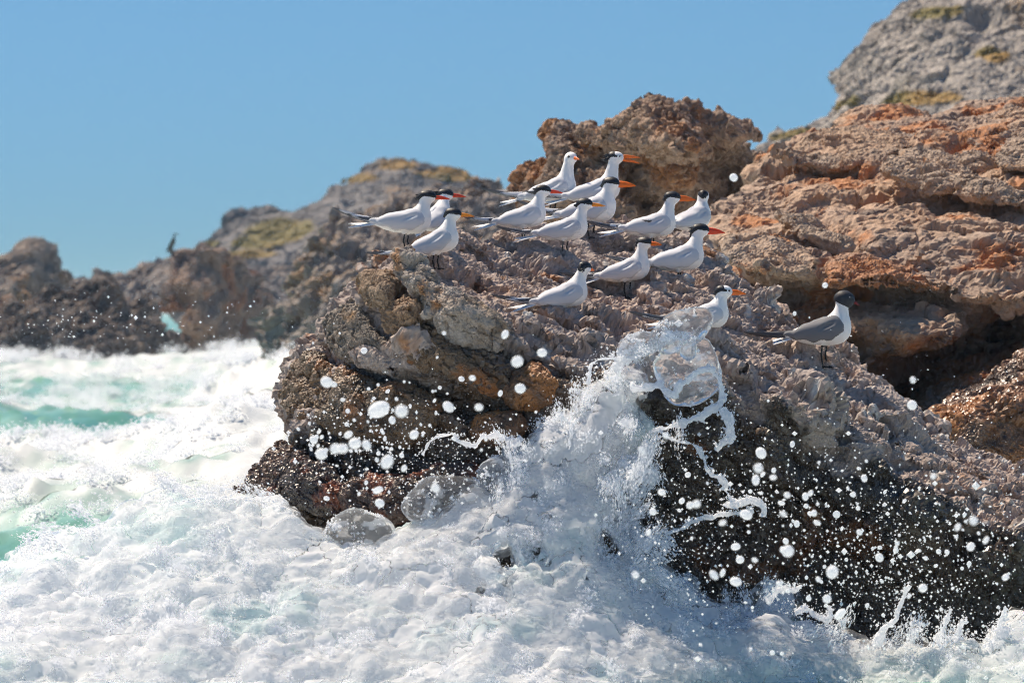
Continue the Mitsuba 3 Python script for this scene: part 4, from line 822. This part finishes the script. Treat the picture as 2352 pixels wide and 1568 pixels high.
S.append(strand('water_strand_007', [(969, 1045), (1002, 1004), (1036, 996), (1056, 1014), (1085, 1022), (1114, 1004), (1143, 997), (1165, 1008), (1195, 1020)], 18.2, [0.004, 0.006, 0.007, 0.012, 0.014, 0.013, 0.012, 0.016, 0.02], 'curling white thread of water over the brown rock left of the splash', 371))
S.append(strand('water_strand_008', c6([(1510, 945), (1560, 850), (1620, 790), (1650, 700), (1695, 600)]), 18.1, [0.03, 0.016, 0.014, 0.012, 0.008], 'tall thin white jet near the right edge of the dark rock', 381))
S.append(strand('water_strand_009', c6([(1040, 760), (1100, 740), (1180, 790), (1230, 800), (1240, 720)]), 18.1, [0.018, 0.016, 0.014, 0.018, 0.01], 'white strand curling over a gap at the foot of the dark rock', 391))
S.append(strand('water_strand_010', c6([(880, 690), (950, 632), (1020, 622), (1080, 618)]), 18.1, [0.02, 0.015, 0.012, 0.01], 'white lip of a small crest at the foot of the dark rock', 392))
S.append(strand('water_strand_011', c6([(1850, 930), (1900, 830), (1935, 730)]), 18.1, [0.02, 0.012, 0.006], 'short white spout right of the tall thin jet', 393))
S.append(strand('water_strand_012', c6([(1960, 930), (1980, 860), (2005, 800)]), 18.1, [0.022, 0.014, 0.014], 'stubby white spout second from the right edge', 394))
S.append(strand('water_strand_013', c6([(2240, 900), (2225, 830), (2250, 735)]), 18.1, [0.03, 0.02, 0.012], 'white spout rising at the lower right edge', 395))
S.append(strand('water_strand_014', [(1428, 1060), (1445, 1075), (1470, 1092), (1500, 1100), (1512, 1092)], 18.2, [0.03, 0.022, 0.018, 0.02, 0.012], 'white finger of foam at the right side of the splash column', 396))
S.append(strand('water_strand_015', [(1352, 880), (1356, 845), (1372, 828), (1400, 822), (1430, 826)], 18.25, [0.012, 0.007, 0.006, 0.008, 0.012], 'fine white rim round the clear pocket on the left of the splash top', 397))

scene['solid_water'] = {'type': 'blendbsdf', 'weight': mikit.proc(lambda p, n, uv: 0.14 + 0.5 * mikit.smoothstep(0.55, 0.68, mikit.fbm(p.x * 22, p.y * 22, p.z * 22, 3))),
                        'a': {'type': 'dielectric', 'int_ior': 1.33}, 'b': {'type': 'principledthin', 'base_color': {'type': 'rgb', 'value': [0.9, 0.92, 0.94]}, 'roughness': 0.15, 'spec_trans': 0.0, 'diff_trans': 1.2, 'eta': 1.33}}
# clear sheets and domes of water
def dome(key, x, y, rx, ry, d, depth, label, seed, tilt=0):
    b = trimesh.creation.icosphere(4); s = d / FOC
    u = b.vertices @ rotm([0, 1, 0], tilt).T if False else b.vertices * [rx * s, depth, ry * s]
    u = u @ rotm([0, 1, 0], tilt).T
    n = b.vertices
    u = u + n * (0.12 * min(rx, ry) * s * perlin(u / (1.1 * min(rx, ry) * s), seed + 3) + 0.010 * perlin(u / 0.09, seed) + 0.004 * perlin(u / 0.03, seed + 1))[:, None]
    v = u + at(x, y, d)
    put(key, v, b.faces, 'solid_water', label=label, category='water dome')
    return v, b.faces
D = []
D.append(dome('water_dome', 828, 1236, 84, 66, 18.28, 0.09, 'low clear dome of water at the left foot of the rock', 401))
D.append(dome('water_dome_001', 1022, 1150, 104, 58, 18.28, 0.09, 'broad clear dome of water below the orange crusted boulders', 402, -8))
D.append(dome('water_dome_002', 1138, 1094, 40, 50, 18.27, 0.07, 'small clear bubble of water tucked between foam and rock', 403, 20))
D.append(dome('water_dome_003', 1565, 758, 82, 44, 18.3, 0.06, 'clear rounded crest of water topping the splash in front of the tern', 404, -26))
D.append(dome('water_dome_004', 1465, 792, 52, 28, 18.3, 0.05, 'smaller clear lobe left of the crest of the splash', 405, -20))
D.append(dome('water_dome_005', 1580, 850, 78, 84, 18.32, 0.05, 'clear curtain of water with the grey rock seen through it', 406, -15))
D.append(dome('water_dome_006', 1584, 803, 18, 26, 18.22, 0.03, 'teardrop of clear water hanging from the crest', 407, 12))
spk = []
for (v, f), n in zip(D, (300, 300, 90, 170, 150, 60, 20)):
    q = perlin(v / 0.06, 500)
    spk.append(sprinkle(v, f, n, wr, 0.0030, 0.6, 0.002, mask=lambda p: sstep(0.0, 0.5, perlin(p / 0.07, 510)) + 0.05))
for v, f in S: spk.append(sprinkle(v, f, 200, wr, 0.0026, 0.5, 0.016))
put('speckles', *balls(np.vstack([a for a, _ in spk]), np.concatenate([b for _, b in spk]), wr), 'drop_material', kind='stuff', label='white flecks of foam on the clear water and the strands')

# flying drops: the large ones singly, the fine spray as one
BIG = [(1020, 765, 5), (1160, 768, 9), (1188, 830, 11), (1245, 810, 9), (1195, 892, 12), (836, 805, 7), (870, 940, 22), (922, 944, 15), (1030, 934, 13), (1100, 935, 8), (889, 1060, 14), (800, 998, 11), (815, 1018, 14), (786, 1030, 12), (842, 1022, 10), (738, 1042, 13), (770, 1030, 10), (720, 1010, 8), (750, 877, 13), (765, 882, 8), (1060, 870, 6), (1085, 868, 7), (1010, 890, 5), (928, 1075, 8), (1000, 1120, 9), (868, 1125, 10), (872, 1155, 11),
       (1912, 1313, 16), (1748, 1040, 12), (1742, 1075, 10), (1736, 1102, 11), (1776, 1096, 8), (1820, 1020, 7), (1690, 1255, 9), (1660, 1315, 8), (1640, 1320, 10), (1810, 1265, 12), (1800, 1262, 8), (1690, 1335, 11), (1790, 1340, 8), (1930, 1410, 13), (1900, 1375, 9), (1880, 1330, 8), (2020, 1280, 9), (2200, 1210, 9), (2230, 1255, 9), (2120, 1350, 10), (2310, 1325, 9), (2265, 1240, 8), (1850, 1140, 9), (1862, 1132, 8), (1870, 1178, 7), (1795, 1155, 7),
       (1500, 1175, 7), (1520, 1130, 9), (1585, 1160, 10), (1600, 1157, 8), (1460, 1320, 8), (1490, 1222, 7), (1566, 1150, 7), (1580, 1090, 6), (1660, 1200, 8), (1475, 1035, 9), (1530, 1000, 8), (1895, 655, 7), (1685, 408, 8), (2095, 930, 10), (1825, 720, 5), (1700, 1285, 9), (1960, 1135, 8), (1985, 1098, 8)]
dots = [(x, y, r) for x, y, r in BIG]
def cloud(n, cx, cy, sx, sy, med, sig):
    return [(cx + sx * a, cy + sy * b, med * math.exp(sig * c)) for a, b, c in wr.normal(size=(n, 3))]
dots += cloud(60, 800, 1020, 90, 60, 3.6, 0.35) + cloud(50, 960, 960, 110, 70, 3.2, 0.35) + cloud(90, 1860, 1240, 150, 120, 4.0, 0.4) + cloud(40, 2150, 1280, 100, 80, 3.6, 0.35)
dots = sorted(dots, key=lambda t: -t[2])[:240]
PLACES = [('against the big layered rock', 'drops before the layered rock', lambda x, y: y < 700 or (x > 1750 and y < 960)), ('over the tilted slab at the rock\'s front', 'drops before the tilted slab', lambda x, y: x < 1300 and y < 900),
          ('before the left foot of the brown rock', 'drops before the left foot', lambda x, y: x < 860), ('between the brown rock and the splash', 'drops left of the splash', lambda x, y: x < 1400),
          ('close beside the splash on its right', 'drops beside the splash', lambda x, y: x < 1700), ('before the upper part of the dark rock face', 'drops before the dark face', lambda x, y: x < 2010 and y < 1200),
          ('before the lower part of the dark rock face', 'drops low before the dark face', lambda x, y: x < 2010), ('before the wet rock near the right edge', 'drops near the right edge', lambda x, y: True)]
RANK, tally = ['largest', 'second largest', 'third largest', 'fourth largest', 'fifth largest', 'sixth largest'], {}
B = trimesh.creation.icosphere(2)
one = mikit.ply((B.vertices, B.faces), 'drop_material', smooth=True)
for k, (x, y, r) in enumerate(dots):
    d = wr.uniform(11.5, 15.5) if r > 7 else wr.uniform(14.5, 17.7)
    key = 'water_drop' if k == 0 else f'water_drop_{k:03d}'
    s = r * d / FOC
    sq = 1 + 0.3 * wr.uniform(-1, 1, 3)
    scene[key] = {**one, 'to_world': T().translate(at(x, y, d).tolist()).rotate([0, 1, 0], float(wr.uniform(0, 180))).scale((s * sq).tolist())}
    place, group = next((p, g) for p, g, test in PLACES if test(x, y))
    n = tally[group] = tally.get(group, -1) + 1
    labels[key] = {'label': f'{RANK[n]} white spray drop {place}' if n < len(RANK) else f'small white spray drop {place}', 'category': 'water drop', 'group': group}
fine = cloud(500, 860, 1030, 130, 80, 1.5, 0.45) + cloud(350, 1010, 1060, 110, 60, 1.4, 0.45) + cloud(1400, 1850, 1230, 230, 140, 1.5, 0.5) + cloud(900, 2130, 1330, 150, 110, 1.6, 0.5) + cloud(350, 1560, 1220, 70, 110, 1.4, 0.45) + cloud(160, 300, 740, 200, 40, 1.6, 0.4) + cloud(60, 1900, 900, 250, 120, 1.2, 0.4) + cloud(250, 450, 1140, 120, 20, 1.6, 0.5)
c = np.array([at(x, y, wr.uniform(16.6, 18.2)) for x, y, r in fine]); r = np.array([r for *_, r in fine]) * 18 / FOC
put('spray', *balls(c, r, wr), 'drop_material', kind='stuff', label='fine spray of tiny drops hanging before the rocks')

# ------------------------------------------------------------------ sea haze
scene['sea_air'] = {'type': 'homogeneous', 'albedo': {'type': 'rgb', 'value': [0.95, 0.95, 0.95]}, 'sigma_t': {'type': 'rgb', 'value': [0.00018, 0.00026, 0.00036]}}
scene['haze'] = {'type': 'cube', 'to_world': T().translate([0, 3200, 5.0]).scale([4000, 3400, 8.0]), 'bsdf': {'type': 'null'}, 'interior': {'type': 'ref', 'id': 'sea_air'}}
scene['camera']['medium'] = {'type': 'ref', 'id': 'sea_air'}
labels['haze'] = {'kind': 'stuff', 'label': 'thin salt haze over the sea'}
